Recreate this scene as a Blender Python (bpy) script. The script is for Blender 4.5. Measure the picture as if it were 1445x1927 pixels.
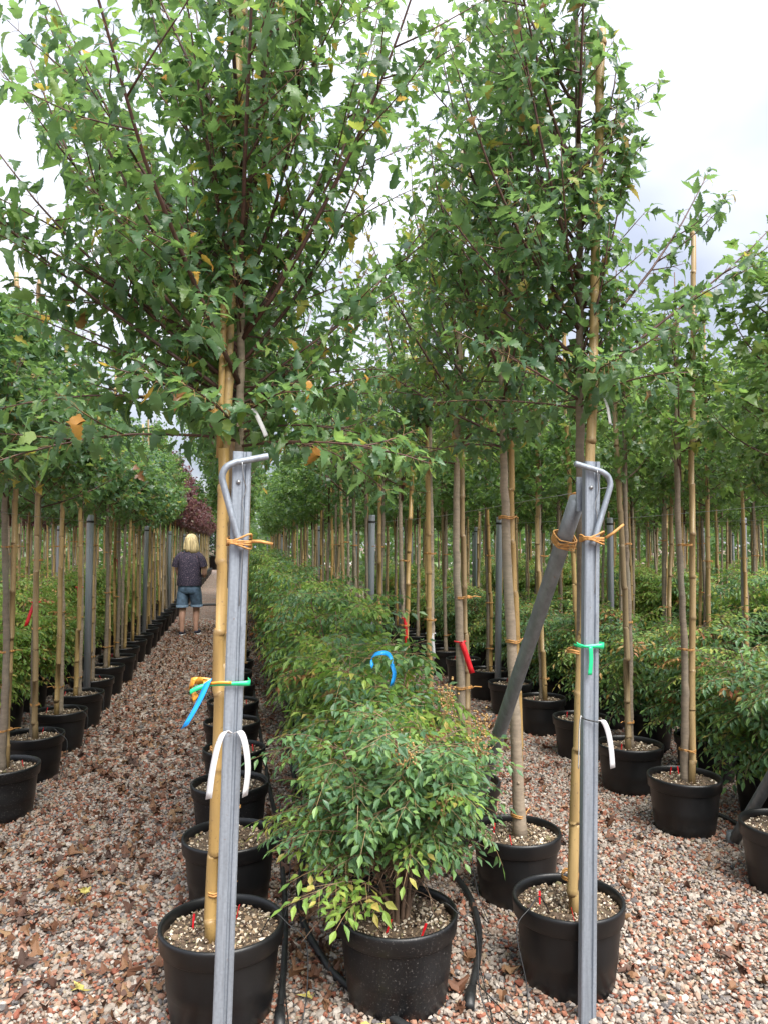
import bpy, math, random
import numpy as np
from mathutils import Matrix, Vector
R = math.radians
rng = np.random.default_rng(7)
random.seed(7)
for o in list(bpy.data.objects): bpy.data.objects.remove(o)
scene = bpy.context.scene
col = scene.collection

# ------------------------------------------------------------------ camera, sky, sun, exposure
CAM_H, PITCH, YAW = 1.6, 2.4, 11.0
cam_d = bpy.data.cameras.new('camera'); cam = bpy.data.objects.new('camera', cam_d); col.objects.link(cam)
cam.location = (0, 0, CAM_H); cam.rotation_euler = (R(90 + PITCH), 0, R(-YAW))
cam_d.sensor_fit = 'HORIZONTAL'; cam_d.sensor_width = 36; cam_d.lens = 36 * 1450 / 1445
cam_d.clip_start = .05; cam_d.clip_end = 2000
scene.camera = cam
scene.render.engine = 'CYCLES'
scene.render.resolution_x, scene.render.resolution_y = 767, 1024
scene.view_settings.view_transform = 'Standard'; scene.view_settings.look = 'None'
scene.view_settings.exposure = 2.12; scene.view_settings.gamma = 1
scene.cycles.max_bounces = 5; scene.cycles.diffuse_bounces = 3; scene.cycles.transmission_bounces = 3
scene.cycles.transparent_max_bounces = 8

SUN_EL, SUN_AZ = 56, 160         # soft sun behind the cloud, over the photographer's right shoulder
w = bpy.data.worlds.new('World'); scene.world = w; w.use_nodes = True
nt = w.node_tree; nt.nodes.clear()
def wn(t, **k):
    n = nt.nodes.new(t)
    for a, b in k.items(): setattr(n, a, b)
    return n
out = wn('ShaderNodeOutputWorld'); mixs = wn('ShaderNodeMixShader'); b1 = wn('ShaderNodeBackground'); b2 = wn('ShaderNodeBackground')
sky = wn('ShaderNodeTexSky', sky_type='NISHITA', sun_disc=False); sky.sun_elevation = R(SUN_EL); sky.sun_rotation = R(SUN_AZ)
nt.links.new(sky.outputs[0], b1.inputs[0]); b1.inputs[1].default_value = .1
tc = wn('ShaderNodeTexCoord'); sep = wn('ShaderNodeSeparateXYZ'); nt.links.new(tc.outputs['Generated'], sep.inputs[0])
ab = wn('ShaderNodeMath', operation='ABSOLUTE'); nt.links.new(sep.outputs[2], ab.inputs[0])
ad = wn('ShaderNodeMath', operation='ADD'); nt.links.new(ab.outputs[0], ad.inputs[0]); ad.inputs[1].default_value = .35
dx = wn('ShaderNodeMath', operation='DIVIDE'); dy = wn('ShaderNodeMath', operation='DIVIDE')
nt.links.new(sep.outputs[0], dx.inputs[0]); nt.links.new(ad.outputs[0], dx.inputs[1])
nt.links.new(sep.outputs[1], dy.inputs[0]); nt.links.new(ad.outputs[0], dy.inputs[1])
cmb = wn('ShaderNodeCombineXYZ'); nt.links.new(dx.outputs[0], cmb.inputs[0]); nt.links.new(dy.outputs[0], cmb.inputs[1])
cmb.inputs[2].default_value = 3.7
nz = wn('ShaderNodeTexNoise'); nz.inputs['Scale'].default_value = 2.3; nz.inputs['Detail'].default_value = 4; nz.inputs['Roughness'].default_value = .45
nt.links.new(cmb.outputs[0], nz.inputs['Vector'])
cr = wn('ShaderNodeValToRGB'); nt.links.new(nz.outputs[0], cr.inputs[0])
cr.color_ramp.elements[0].position = .36; cr.color_ramp.elements[0].color = (.19, .206, .25, 1)
cr.color_ramp.elements[1].position = .70; cr.color_ramp.elements[1].color = (.37, .376, .40, 1)
nt.links.new(cr.outputs[0], b2.inputs[0])
zc = wn('ShaderNodeMath', operation='MULTIPLY_ADD'); nt.links.new(ab.outputs[0], zc.inputs[0]); zc.inputs[1].default_value = 1.1; zc.inputs[2].default_value = .46   # standard overcast sky: zenith about three times the horizon
nt.links.new(zc.outputs[0], b2.inputs[1])
mixs.inputs[0].default_value = .93
nt.links.new(b1.outputs[0], mixs.inputs[1]); nt.links.new(b2.outputs[0], mixs.inputs[2]); nt.links.new(mixs.outputs[0], out.inputs[0])
sd = bpy.data.lights.new('sun', 'SUN'); sd.energy = 2.2; sd.angle = R(40); sd.color = (1, .95, .88)
sun = bpy.data.objects.new('sun', sd); col.objects.link(sun)
saz = R(SUN_AZ)
sdir = Vector((math.sin(saz) * math.cos(R(SUN_EL)), math.cos(saz) * math.cos(R(SUN_EL)), math.sin(R(SUN_EL))))
sun.rotation_euler = sdir.to_track_quat('Z', 'Y').to_euler()

# ------------------------------------------------------------------ helpers
F_PX = 1450.
_fw = np.array([math.sin(R(YAW)) * math.cos(R(PITCH)), math.cos(R(YAW)) * math.cos(R(PITCH)), math.sin(R(PITCH))])
_rt = np.array([math.cos(R(YAW)), -math.sin(R(YAW)), 0.]); _up = np.cross(_rt, _fw)
def proj(P):
    v = np.asarray(P, float) - [0, 0, CAM_H]; d = v @ _fw
    d = np.where(d < .05, .05, d)
    return 722.5 + F_PX * (v @ _rt) / d, 963.5 - F_PX * (v @ _up) / d, v @ _fw

def mesh_np(name, V, faces, mats, midx=None, smooth=False, attrs=None):
    """faces: list of int arrays (n,3) / (n,4); midx: list of arrays or ints per face array"""
    me = bpy.data.meshes.new(name)
    V = np.asarray(V, np.float32); me.vertices.add(len(V)); me.vertices.foreach_set('co', V.ravel())
    loops = np.concatenate([f.ravel() for f in faces]).astype(np.int32)
    tot = np.concatenate([np.full(len(f), f.shape[1], np.int32) for f in faces])
    st = np.concatenate([[0], np.cumsum(tot)[:-1]]).astype(np.int32)
    me.loops.add(len(loops)); me.loops.foreach_set('vertex_index', loops)
    me.polygons.add(len(tot)); me.polygons.foreach_set('loop_start', st); me.polygons.foreach_set('loop_total', tot)
    for m in mats: me.materials.append(m)
    if midx is not None:
        mi = np.concatenate([np.full(len(f), m, np.int32) if np.isscalar(m) else np.asarray(m, np.int32) for f, m in zip(faces, midx)])
        me.polygons.foreach_set('material_index', mi)
    me.polygons.foreach_set('use_smooth', np.full(len(tot), smooth, bool))
    if attrs:
        for k, a in attrs.items():
            at = me.attributes.new(k, 'FLOAT', 'POINT'); at.data.foreach_set('value', np.asarray(a, np.float32))
    me.update(calc_edges=True); me.validate()
    return me

class MB:
    def __init__(s): s.V = []; s.Q = []; s.T = []; s.n = 0; s.A = []
    def add(s, V, Q=None, T=None, a=0.):
        V = np.asarray(V, float)
        if Q is not None and len(Q): s.Q.append(np.asarray(Q) + s.n)
        if T is not None and len(T): s.T.append(np.asarray(T) + s.n)
        s.V.append(V); s.n += len(V); s.A.append(np.full(len(V), a) if np.isscalar(a) else np.asarray(a))
    def tube(s, P, r, sides=6, cap=True, a=0.):
        P = np.asarray(P, float); n = len(P); r = np.full(n, r) if np.isscalar(r) else np.asarray(r, float)
        T = np.gradient(P, axis=0); T /= np.linalg.norm(T, axis=1)[:, None] + 1e-9
        ref = np.array([1., 0, 0]) if abs(T[:, 0]).mean() < .8 else np.array([0, 1., 0])
        U = np.cross(T, ref); U /= np.linalg.norm(U, axis=1)[:, None] + 1e-9; W = np.cross(T, U)
        an = np.arange(sides) * 2 * math.pi / sides
        V = P[:, None] + r[:, None, None] * (np.cos(an)[None, :, None] * U[:, None] + np.sin(an)[None, :, None] * W[:, None])
        i = np.arange(n - 1)[:, None] * sides; j = np.arange(sides)[None]; k = (j + 1) % sides
        Q = np.stack([i + j, i + k, i + sides + k, i + sides + j], -1).reshape(-1, 4)
        V = V.reshape(-1, 3); T3 = None
        aa = np.full(len(V), a) if np.isscalar(a) else np.repeat(a, sides)
        if cap:
            V = np.vstack([V, P[0], P[-1]]); m = n * sides; jj = np.arange(sides); kk = (jj + 1) % sides
            T3 = np.vstack([np.stack([kk, jj, np.full(sides, m)], 1), np.stack([jj + m - sides, kk + m - sides, np.full(sides, m + 1)], 1)])
            aa = np.concatenate([aa, [aa[0], aa[-1]]])
        s.add(V, Q, T3, aa)
    def lathe(s, prof, seg=32, c=(0, 0, 0), a=0.):
        prof = np.asarray(prof, float); n = len(prof); an = np.arange(seg) * 2 * math.pi / seg
        V = np.stack([prof[:, 0, None] * np.cos(an), prof[:, 0, None] * np.sin(an), np.repeat(prof[:, 1, None], seg, 1)], -1).reshape(-1, 3) + c
        i = np.arange(n - 1)[:, None] * seg; j = np.arange(seg)[None]; k = (j + 1) % seg
        s.add(V, np.stack([i + j, i + k, i + seg + k, i + seg + j], -1).reshape(-1, 4), None, a)
    def ell(s, c, r, n=10, m=7):
        th = np.linspace(0.02, math.pi - .02, m)
        P = np.stack([np.sin(th), -np.cos(th)], 1); k = s.n
        s.lathe(P, n); s.V[-1] = s.V[-1] * np.asarray(r) + np.asarray(c)
    def box(s, c, d, rz=0):
        c = np.asarray(c, float); d = np.asarray(d, float) / 2
        v = np.array([[x, y, z] for x in (-1, 1) for y in (-1, 1) for z in (-1, 1)]) * d
        cs, sn = math.cos(rz), math.sin(rz); v = v @ np.array([[cs, sn, 0], [-sn, cs, 0], [0, 0, 1]])
        s.add(v + c, [[0, 1, 3, 2], [4, 6, 7, 5], [0, 4, 5, 1], [2, 3, 7, 6], [0, 2, 6, 4], [1, 5, 7, 3]])
    def ribbon(s, P, width_dir, wd, th=.0008):
        P = np.asarray(P, float); W = np.asarray(width_dir, float)
        W = np.tile(W, (len(P), 1)) if W.ndim == 1 else W
        W = W / np.linalg.norm(W, axis=1)[:, None]; T = np.gradient(P, axis=0); N = np.cross(T, W); N /= np.linalg.norm(N, axis=1)[:, None] + 1e-9
        wd = np.full(len(P), wd) if np.isscalar(wd) else np.asarray(wd); hw = wd[:, None] / 2
        V = np.stack([P - W * hw - N * th, P + W * hw - N * th, P + W * hw + N * th, P - W * hw + N * th], 1).reshape(-1, 3)
        n = len(P); i = np.arange(n - 1)[:, None] * 4; j = np.arange(4)[None]; k = (j + 1) % 4
        Q = np.stack([i + j, i + k, i + 4 + k, i + 4 + j], -1).reshape(-1, 4)
        Q = np.vstack([Q, [[0, 3, 2, 1]], [[4 * n - 4, 4 * n - 3, 4 * n - 2, 4 * n - 1]]])
        s.add(V, Q, None, np.repeat(np.linspace(0, 1, n), 4))
    def mesh(s, name, mat, smooth=True, attr=None):
        F = []
        if s.Q: F.append(np.vstack(s.Q))
        if s.T: F.append(np.vstack(s.T))
        return mesh_np(name, np.vstack(s.V), F, mat if isinstance(mat, list) else [mat], None, smooth, {attr: np.concatenate(s.A)} if attr else None)

def link(name, me, parent=None, loc=None, rz=0, mat=None):
    o = bpy.data.objects.new(name, me); col.objects.link(o)
    if parent: o.parent = parent
    if loc is not None: o.location = loc
    if rz: o.rotation_euler.z = rz
    return o
def tag(o, label, cat, group=None, kind=None):
    if label: o['label'] = label
    if cat: o['category'] = cat
    if group: o['group'] = group
    if kind: o['kind'] = kind
    return o
def empty(name, loc, rz=0): 
    o = link(name, None, None, loc, rz); o.empty_display_size = .1; return o
def bez(pts, n=24):
    """Catmull-Rom through points"""
    P = np.asarray(pts, float); P = np.vstack([2 * P[0] - P[1], P, 2 * P[-1] - P[-2]]); out = []
    m = len(P) - 3
    for i in range(m):
        t = np.linspace(0, 1, max(2, n // m), endpoint=(i == m - 1))[:, None]
        a, b, c, d = P[i:i + 4]
        out.append(.5 * (2 * b + (c - a) * t + (2 * a - 5 * b + 4 * c - d) * t ** 2 + (3 * b - a - 3 * c + d) * t ** 3))
    return np.vstack(out)

# ------------------------------------------------------------------ materials
def mat(name):
    m = bpy.data.materials.new(name); m.use_nodes = True; t = m.node_tree; t.nodes.clear()
    o = t.nodes.new('ShaderNodeOutputMaterial'); p = t.nodes.new('ShaderNodeBsdfPrincipled'); t.links.new(p.outputs[0], o.inputs[0])
    return m, t, p, o
def ramp(t, fac, stops, interp='LINEAR'):
    r = t.nodes.new('ShaderNodeValToRGB'); r.color_ramp.interpolation = interp
    e = r.color_ramp.elements
    while len(e) < len(stops): e.new(.5)
    for el, (p, c) in zip(e, stops): el.position = p; el.color = (*c, 1)
    t.links.new(fac, r.inputs[0]); return r.outputs[0]
def noise(t, scale, detail=3, vec=None, sc3=None, rough=.5):
    n = t.nodes.new('ShaderNodeTexNoise'); n.inputs['Scale'].default_value = scale; n.inputs['Detail'].default_value = detail; n.inputs['Roughness'].default_value = rough
    c = t.nodes.new('ShaderNodeTexCoord'); src = c.outputs['Object'] if vec is None else vec
    if sc3:
        mp = t.nodes.new('ShaderNodeMapping'); mp.inputs['Scale'].default_value = sc3; t.links.new(src, mp.inputs[0]); src = mp.outputs[0]
    t.links.new(src, n.inputs['Vector']); return n.outputs[0]
def math_n(t, op, a, b=None):
    n = t.nodes.new('ShaderNodeMath'); n.operation = op
    for i, x in enumerate((a, b)):
        if x is None: continue
        if isinstance(x, (int, float)): n.inputs[i].default_value = x
        else: t.links.new(x, n.inputs[i])
    return n.outputs[0]
def mixc(t, fac, a, b, mode='MIX'):
    n = t.nodes.new('ShaderNodeMix'); n.data_type = 'RGBA'; n.blend_type = mode
    for i, x in ((0, fac), (6, a), (7, b)):
        if isinstance(x, (int, float)): n.inputs[i].default_value = x
        elif isinstance(x, tuple): n.inputs[i].default_value = (*x, 1)
        else: t.links.new(x, n.inputs[i])
    return n.outputs[2]
def bump(t, p, h, strength=.3, dist=.01):
    b = t.nodes.new('ShaderNodeBump'); b.inputs['Strength'].default_value = strength; b.inputs['Distance'].default_value = dist
    t.links.new(h, b.inputs['Height']); t.links.new(b.outputs[0], p.inputs['Normal'])
def island(t):
    g = t.nodes.new('ShaderNodeNewGeometry'); o = t.nodes.new('ShaderNodeObjectInfo')
    return math_n(t, 'FRACT', math_n(t, 'ADD', g.outputs['Random Per Island'], math_n(t, 'MULTIPLY', o.outputs['Random'], 7.31)))
def simple(name, c, rough=.5, metal=0, nscale=None, namp=.25, bmp=0, sc3=None):
    m, t, p, o = mat(name); p.inputs['Roughness'].default_value = rough; p.inputs['Metallic'].default_value = metal
    if nscale:
        n = noise(t, nscale, 4, None, sc3)
        t.links.new(ramp(t, n, [(.3, tuple(x * (1 - namp) for x in c)), (.7, tuple(min(1, x * (1 + namp)) for x in c))]), p.inputs[0])
        if bmp: bump(t, p, n, bmp)
    else: p.inputs[0].default_value = (*c, 1)
    return m
def leafmat(name, stops, rough=.38, trans=.46, tcol=(.28, .44, .07)):
    m, t, p, o = mat(name); r = island(t)
    c = ramp(t, r, [(a_, tuple(min(.6, x * q_) for q_, x in zip((1.32, 1.19, 1.36), c_))) for a_, c_ in stops], 'LINEAR')
    n = noise(t, 38, 2); c2 = mixc(t, .35, c, mixc(t, n, (.35, .35, .35), (1.35, 1.35, 1.35)), 'MULTIPLY')
    t.links.new(c2, p.inputs[0]); p.inputs['Roughness'].default_value = rough; p.inputs['Specular IOR Level'].default_value = .55
    bump(t, p, noise(t, 55, 2), .25, .01)
    tr = t.nodes.new('ShaderNodeBsdfTranslucent'); t.links.new(mixc(t, .55, c2, mixc(t, 1., c2, tcol, 'ADD')), tr.inputs[0])
    ms = t.nodes.new('ShaderNodeMixShader'); ms.inputs[0].default_value = trans
    t.links.new(p.outputs[0], ms.inputs[1]); t.links.new(tr.outputs[0], ms.inputs[2]); t.links.new(ms.outputs[0], o.inputs[0])
    return m
G = lambda a, k=1: tuple(x * k for x in a)
M = {}
M['leaf_a'] = leafmat('maple_leaf', [(0, (.040, .098, .046)), (.35, (.056, .132, .056)), (.7, (.078, .168, .060)), (.93, (.12, .225, .06)), (.972, (.17, .27, .055)), (.982, (.50, .33, .05)), (.99, (.46, .22, .05)), (1, (.20, .09, .04))])
M['leaf_b'] = leafmat('dark_maple_leaf', [(0, (.033, .082, .042)), (.4, (.046, .110, .050)), (.8, (.066, .145, .056)), (.96, (.10, .19, .055)), (.983, (.34, .30, .05)), (.991, (.22, .10, .04)), (1, (.16, .07, .035))])
M['leaf_c'] = leafmat('field_maple_leaf', [(0, (.034, .084, .030)), (.45, (.052, .118, .036)), (.8, (.080, .160, .042)), (.97, (.125, .21, .05)), (1, (.24, .24, .06))])
M['leaf_y'] = leafmat('yellowing_maple_leaf', [(0, (.055, .11, .035)), (.45, (.085, .16, .04)), (.75, (.15, .21, .045)), (.86, (.28, .27, .05)), (.93, (.20, .09, .04)), (1, (.13, .055, .035))])
M['leaf_p'] = leafmat('purple_leaf', [(0, (.060, .030, .034)), (.5, (.095, .046, .046)), (.85, (.14, .07, .055)), (1, (.08, .10, .045))], tcol=(.15, .06, .04))
M['nan_g'] = leafmat('nandina_leaf', [(0, (.040, .105, .046)), (.45, (.060, .148, .052)), (.8, (.095, .20, .052)), (1, (.14, .26, .055))], .45, .3)
M['nan_l'] = leafmat('nandina_lime_leaf', [(0, (.10, .22, .04)), (.5, (.15, .28, .045)), (.88, (.23, .34, .055)), (1, (.34, .30, .07))], .45, .4)
M['nan_y'] = leafmat('nandina_yellow_green_leaf', [(0, (.075, .165, .040)), (.5, (.125, .235, .045)), (.85, (.22, .31, .055)), (1, (.38, .26, .07))], .45, .35)
M['nan_o'] = leafmat('nandina_orange_leaf', [(0, (.26, .22, .06)), (.5, (.34, .20, .065)), (1, (.30, .11, .05))], .45, .3, (.3, .14, .03))
M['conifer'] = leafmat('conifer_needles', [(0, (.018, .045, .02)), (1, (.035, .075, .03))], .6, .15)
M['petiole'] = simple('petiole', (.30, .20, .08), .5)
M['shoot'] = simple('shoot_bark', (.085, .042, .034), .55, nscale=60, namp=.3)
M['stem_tan'] = simple('pale_shoot', (.26, .17, .08), .55, nscale=60, namp=.25)
def barkmat(name, c, c2):
    m, t, p, o = mat(name)
    n = noise(t, 9, 5, None, (1, 1, 5)); n2 = noise(t, 40, 3, None, (1, 1, 2.2)); n3 = noise(t, 2.5, 2)
    oi = t.nodes.new('ShaderNodeObjectInfo')
    c0 = mixc(t, math_n(t, 'MULTIPLY', oi.outputs['Random'], .6), c, c2)
    k = mixc(t, n, (.55, .55, .55), (1.45, 1.42, 1.36)); k2 = mixc(t, .6, k, mixc(t, n2, (.5, .5, .5), (1.5, 1.5, 1.5)), 'MULTIPLY')
    cc = mixc(t, 1., c0, k2, 'MULTIPLY'); cc = mixc(t, math_n(t, 'MULTIPLY', ramp(t, n3, [(.5, (0, 0, 0)), (.68, (1, 1, 1))]), .4), cc, (.20, .21, .16))
    t.links.new(cc, p.inputs[0]); p.inputs['Roughness'].default_value = .8; bump(t, p, n2, .5, .004); return m
M['bark'] = barkmat('trunk_bark', (.30, .245, .185), (.17, .135, .10))
M['bark_dark'] = barkmat('dark_trunk_bark', (.20, .16, .12), (.13, .11, .085))
def bamboo():
    m, t, p, o = mat('bamboo'); oi = t.nodes.new('ShaderNodeObjectInfo')
    base = ramp(t, oi.outputs['Random'], [(0, (.36, .23, .077)), (.45, (.38, .265, .11)), (.75, (.31, .22, .105)), (1, (.21, .165, .10))])
    n = noise(t, 14, 4, None, (4, 4, .5)); n2 = noise(t, 5, 3); n3 = noise(t, 90, 2)
    c = mixc(t, .75, base, mixc(t, n, (.55, .52, .48), (1.35, 1.35, 1.35)), 'MULTIPLY')
    c = mixc(t, math_n(t, 'MULTIPLY', ramp(t, n2, [(.55, (0, 0, 0)), (.75, (1, 1, 1))]), .45), c, (.30, .21, .10))
    c = mixc(t, math_n(t, 'MULTIPLY', ramp(t, n3, [(.64, (0, 0, 0)), (.70, (1, 1, 1))]), .5), c, (.12, .08, .05))
    at = t.nodes.new('ShaderNodeAttribute'); at.attribute_name = 'node'
    c = mixc(t, math_n(t, 'MULTIPLY', at.outputs['Fac'], .55), c, (.15, .095, .05))
    t.links.new(c, p.inputs[0]); p.inputs['Roughness'].default_value = .45; bump(t, p, n, .15, .003); return m
M['bamboo'] = bamboo()
def potmat(name, speck, dust):
    m, t, p, o = mat(name); n = noise(t, 6, 4); v = noise(t, 150, 2, rough=.6)
    c = ramp(t, n, [(.3, (.0032, .0036, .0042)), (.75, tuple(x * dust for x in (.005, .0056, .0066)))])
    df = noise(t, 3.5, 5, None, (1, 1, .5)); c = mixc(t, math_n(t, 'MULTIPLY', ramp(t, df, [(.52, (0, 0, 0)), (.75, (1, 1, 1))]), .10), c, (.095, .095, .095))
    sp = ramp(t, v, [(speck, (0, 0, 0)), (speck + .05, (1, 1, 1))]); c = mixc(t, math_n(t, 'MULTIPLY', sp, .45), c, (.16, .15, .14))
    t.links.new(c, p.inputs[0]); t.links.new(ramp(t, n, [(.3, (.33,) * 3), (.7, (.5,) * 3)]), p.inputs['Roughness']); bump(t, p, noise(t, 60, 2), .06, .003); return m
M['pot'] = potmat('black_pot_plastic', .74, 1.2); M['pot_dusty'] = potmat('dusty_black_pot_plastic', .63, 1.7)
M['soil'] = simple('potting_soil', (.075, .052, .032), .95, nscale=45, namp=.6, bmp=.8)
def chipmat(name, stops, rough=.85):
    m, t, p, o = mat(name); c = ramp(t, island(t), stops, 'CONSTANT')
    n = noise(t, 160, 3); c = mixc(t, .6, c, mixc(t, n, (.6, .58, .56), (1.35, 1.35, 1.35)), 'MULTIPLY')
    t.links.new(c, p.inputs[0]); p.inputs['Roughness'].default_value = rough; return m
M['chips'] = chipmat('pumice_chips', [(0, (.46, .39, .29)), (.18, (.20, .14, .085)), (.38, (.60, .54, .44)), (.5, (.11, .075, .05)), (.68, (.33, .24, .15)), (.84, (.16, .14, .07)), (.94, (.09, .055, .04))])
GR = [(p_, tuple(k_ * x for k_, x in zip((.60, .565, .54), c_))) for p_, c_ in [(0, (.50, .46, .41)), (.13, (.40, .37, .33)), (.26, (.44, .185, .115)), (.36, (.58, .53, .47)), (.47, (.47, .27, .19)), (.56, (.25, .245, .245)), (.63, (.38, .30, .24)), (.71, (.66, .63, .58)), (.77, (.33, .115, .072)), (.83, (.55, .42, .33)), (.90, (.17, .165, .17)), (.95, (.42, .36, .26))]]
M['gravel'] = chipmat('crushed_gravel', GR)
def groundmat():
    m, t, p, o = mat('gravel_ground'); tc = t.nodes.new('ShaderNodeTexCoord')
    v = t.nodes.new('ShaderNodeTexVoronoi'); v.inputs['Scale'].default_value = 42; t.links.new(tc.outputs['Object'], v.inputs['Vector'])
    s = t.nodes.new('ShaderNodeSeparateColor'); t.links.new(v.outputs['Color'], s.inputs[0])
    c = ramp(t, s.outputs[0], GR, 'CONSTANT'); dk = ramp(t, v.outputs['Distance'], [(.25, (1, 1, 1)), (.65, (.30, .27, .25))])
    c = mixc(t, .8, c, dk, 'MULTIPLY')
    n = noise(t, 1.7, 4); c = mixc(t, math_n(t, 'MULTIPLY', ramp(t, n, [(.5, (0, 0, 0)), (.7, (1, 1, 1))]), .5), c, (.14, .085, .055))
    t.links.new(c, p.inputs[0]); p.inputs['Roughness'].default_value = .9; bump(t, p, v.outputs['Distance'], .8, .012).__class__; return m
M['ground'] = groundmat()
M['deadleaf'] = chipmat('dead_leaf', [(0, (.12, .052, .026)), (.35, (.17, .085, .040)), (.6, (.075, .034, .02)), (.85, (.22, .13, .065)), (.95, (.06, .034, .024))], .7)
M['yellowleaf'] = simple('yellow_fallen_leaf', (.42, .36, .10), .6, nscale=60, namp=.5)
def galv(name, c, sc3):
    m, t, p, o = mat(name); n = noise(t, 18, 5, None, sc3); n2 = noise(t, 130, 4)
    k = mixc(t, .7, ramp(t, n, [(.25, G(c, .72)), (.75, G(c, 1.22))]), mixc(t, n2, (.7, .7, .7), (1.3, 1.3, 1.3)), 'MULTIPLY')
    t.links.new(k, p.inputs[0]); st = noise(t, 26, 5, None, (1, 1, .25), .65); k = mixc(t, math_n(t, 'MULTIPLY', ramp(t, st, [(.60, (0, 0, 0)), (.72, (1, 1, 1))]), .5), k, G(c, .45)); rs = noise(t, 48, 3); k = mixc(t, math_n(t, 'MULTIPLY', ramp(t, rs, [(.70, (0, 0, 0)), (.76, (1, 1, 1))]), .6), k, (.20, .12, .07)); t.links.new(k, p.inputs[0]); p.inputs['Metallic'].default_value = .5; t.links.new(ramp(t, n2, [(.3, (.42,) * 3), (.7, (.62,) * 3)]), p.inputs['Roughness']); return m
M['galv'] = galv('galvanised_steel', (.27, .305, .35), (6, 6, .22)); M['galv_dark'] = galv('weathered_galvanised_tube', (.20, .22, .235), (2, 2, .6))
M['galv_round'] = galv('round_post_galvanised_steel', (.40, .45, .51), (6, 6, .22))
M['hose'] = simple('black_hose', (.014, .015, .016), .5, nscale=25, namp=.5)
M['raffia'] = simple('tan_tie', (.42, .21, .06), .6, nscale=80, namp=.35)
M['tag_white'] = None
def tagm():
    m, t, p, o = mat('white_tag_print'); at = t.nodes.new('ShaderNodeAttribute'); at.attribute_name = 'along'
    tc = t.nodes.new('ShaderNodeTexCoord'); n = noise(t, 420, 1)
    a = ramp(t, at.outputs['Fac'], [(.16, (0, 0, 0)), (.17, (1, 1, 1)), (.48, (1, 1, 1)), (.49, (0, 0, 0))], 'CONSTANT')
    f = math_n(t, 'MULTIPLY', a, ramp(t, n, [(.60, (0, 0, 0)), (.64, (1, 1, 1))]))
    t.links.new(mixc(t, math_n(t, 'MULTIPLY', f, .6), (.52, .52, .53), (.12, .12, .14)), p.inputs[0]); p.inputs['Roughness'].default_value = .5; return m
M['tag_white'] = tagm()
def flat(name, c, r=.5): return simple(name, c, r, nscale=30, namp=.12)
M['green_tape'] = flat('green_tape', (.015, .50, .20), .35); M['blue_tape'] = flat('blue_tape', (.01, .28, .72), .4)
M['orange_tape'] = flat('orange_tape', (.62, .27, .03), .4); M['red_tag'] = flat('red_tag', (.62, .012, .02), .4)
M['wire'] = simple('wire', (.30, .31, .32), .45, .7)

# ------------------------------------------------------------------ ground and gravel
mb = MB(); mb.add([[-160, -30, 0], [200, -30, 0], [200, 320, 0], [-160, 320, 0]], [[0, 1, 2, 3]])
g = link('ground', mb.mesh('ground', M['ground'], False)); g['kind'] = 'structure'
mb = MB(); mb.box((-4, 64, .01), (60, 5, .03)); o = link('road', mb.mesh('road', simple('pale_concrete', (.55, .54, .52), .8, nscale=2, namp=.1))); o['kind'] = 'structure'

# planting grid: one bay is tree row, nandina row, tree row, then a gravel path
PITCHX = 2.585; ROW0 = 0.0
POT_R, POT_H = .21, .30
tree_rows, nan_rows = [], []
for k in range(-3, 5):
    x0 = ROW0 + k * PITCHX
    tree_rows += [(k, 'first', x0), (k, 'second', x0 + 1.24)]; nan_rows.append((k, x0 + .60))
pots_xy = []   # filled while planting, used to keep pebbles out of the pots

# ------------------------------------------------------------------ leaf templates
def maple_leaf(kind, bend, fold, wav, seed, hires=True):
    r = np.random.default_rng(seed)
    if kind == 'amur':      # long three lobed, toothed
        half = [(.05, .0), (.15, .03), (.23, .11), (.25, .18), (.39, .33), (.24, .33), (.19, .39), (.255, .48), (.17, .51), (.205, .60), (.125, .64), (.135, .74), (.07, .79), (.065, .88), (.02, .94)]
    else:                   # field maple, five blunt lobes
        half = [(.10, -.04), (.34, -.06), (.30, .12), (.56, .28), (.46, .42), (.24, .42), (.26, .62), (.12, .76)]
    half = np.array(half) * ([.84, 1] if kind == 'amur' else [1, 1]); half = half + r.normal(0, .010, half.shape)
    n = len(half); ys = half[:, 1]; mids = np.clip(ys, 0.0, .95)
    L = np.column_stack([-half[:, 0], half[:, 1]]); C = np.column_stack([np.zeros(n), np.sort(mids)])
    P2 = np.vstack([half, C, L, [[0, 1.0]], [[0, 0]]])
    q = [];t3 = []
    for i in range(n - 1):
        q += [[i, i + 1, n + i + 1, n + i], [2 * n + i + 1, 2 * n + i, n + i, n + i + 1]]
    t3 += [[n - 1, 3 * n, 2 * n - 1], [3 * n, 3 * n - 1, 2 * n - 1], [3 * n + 1, 0, n], [2 * n, 3 * n + 1, n]]
    x, y = P2[:, 0], P2[:, 1]
    z = np.abs(x) * fold + wav * np.sin(y * 9 + seed) * np.abs(x) * 2 + wav * .5 * np.sin(x * 11 + seed)
    th = bend * np.clip(y, 0, 1.1)
    Y = np.where(np.abs(bend) < 1e-3, y, np.sin(th) / bend) ; Z = -(1 - np.cos(th)) / bend
    V = np.column_stack([x, Y - z * np.sin(-th) * -1, Z + z * np.cos(th)])
    pl = .42
    V = V + [0, pl, .07]
    # petiole: three sided tube
    P = np.array([[0, 0, 0], [0, pl * .5, .07], [0, pl + .03, .07]]); m = MB(); m.tube(P, [.016, .012, .010], 3, False)
    pv = m.V[0]; pq = m.Q[0] + len(V)
    V = np.vstack([V, pv]); return V, np.array(q), np.array(t3), pq
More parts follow.
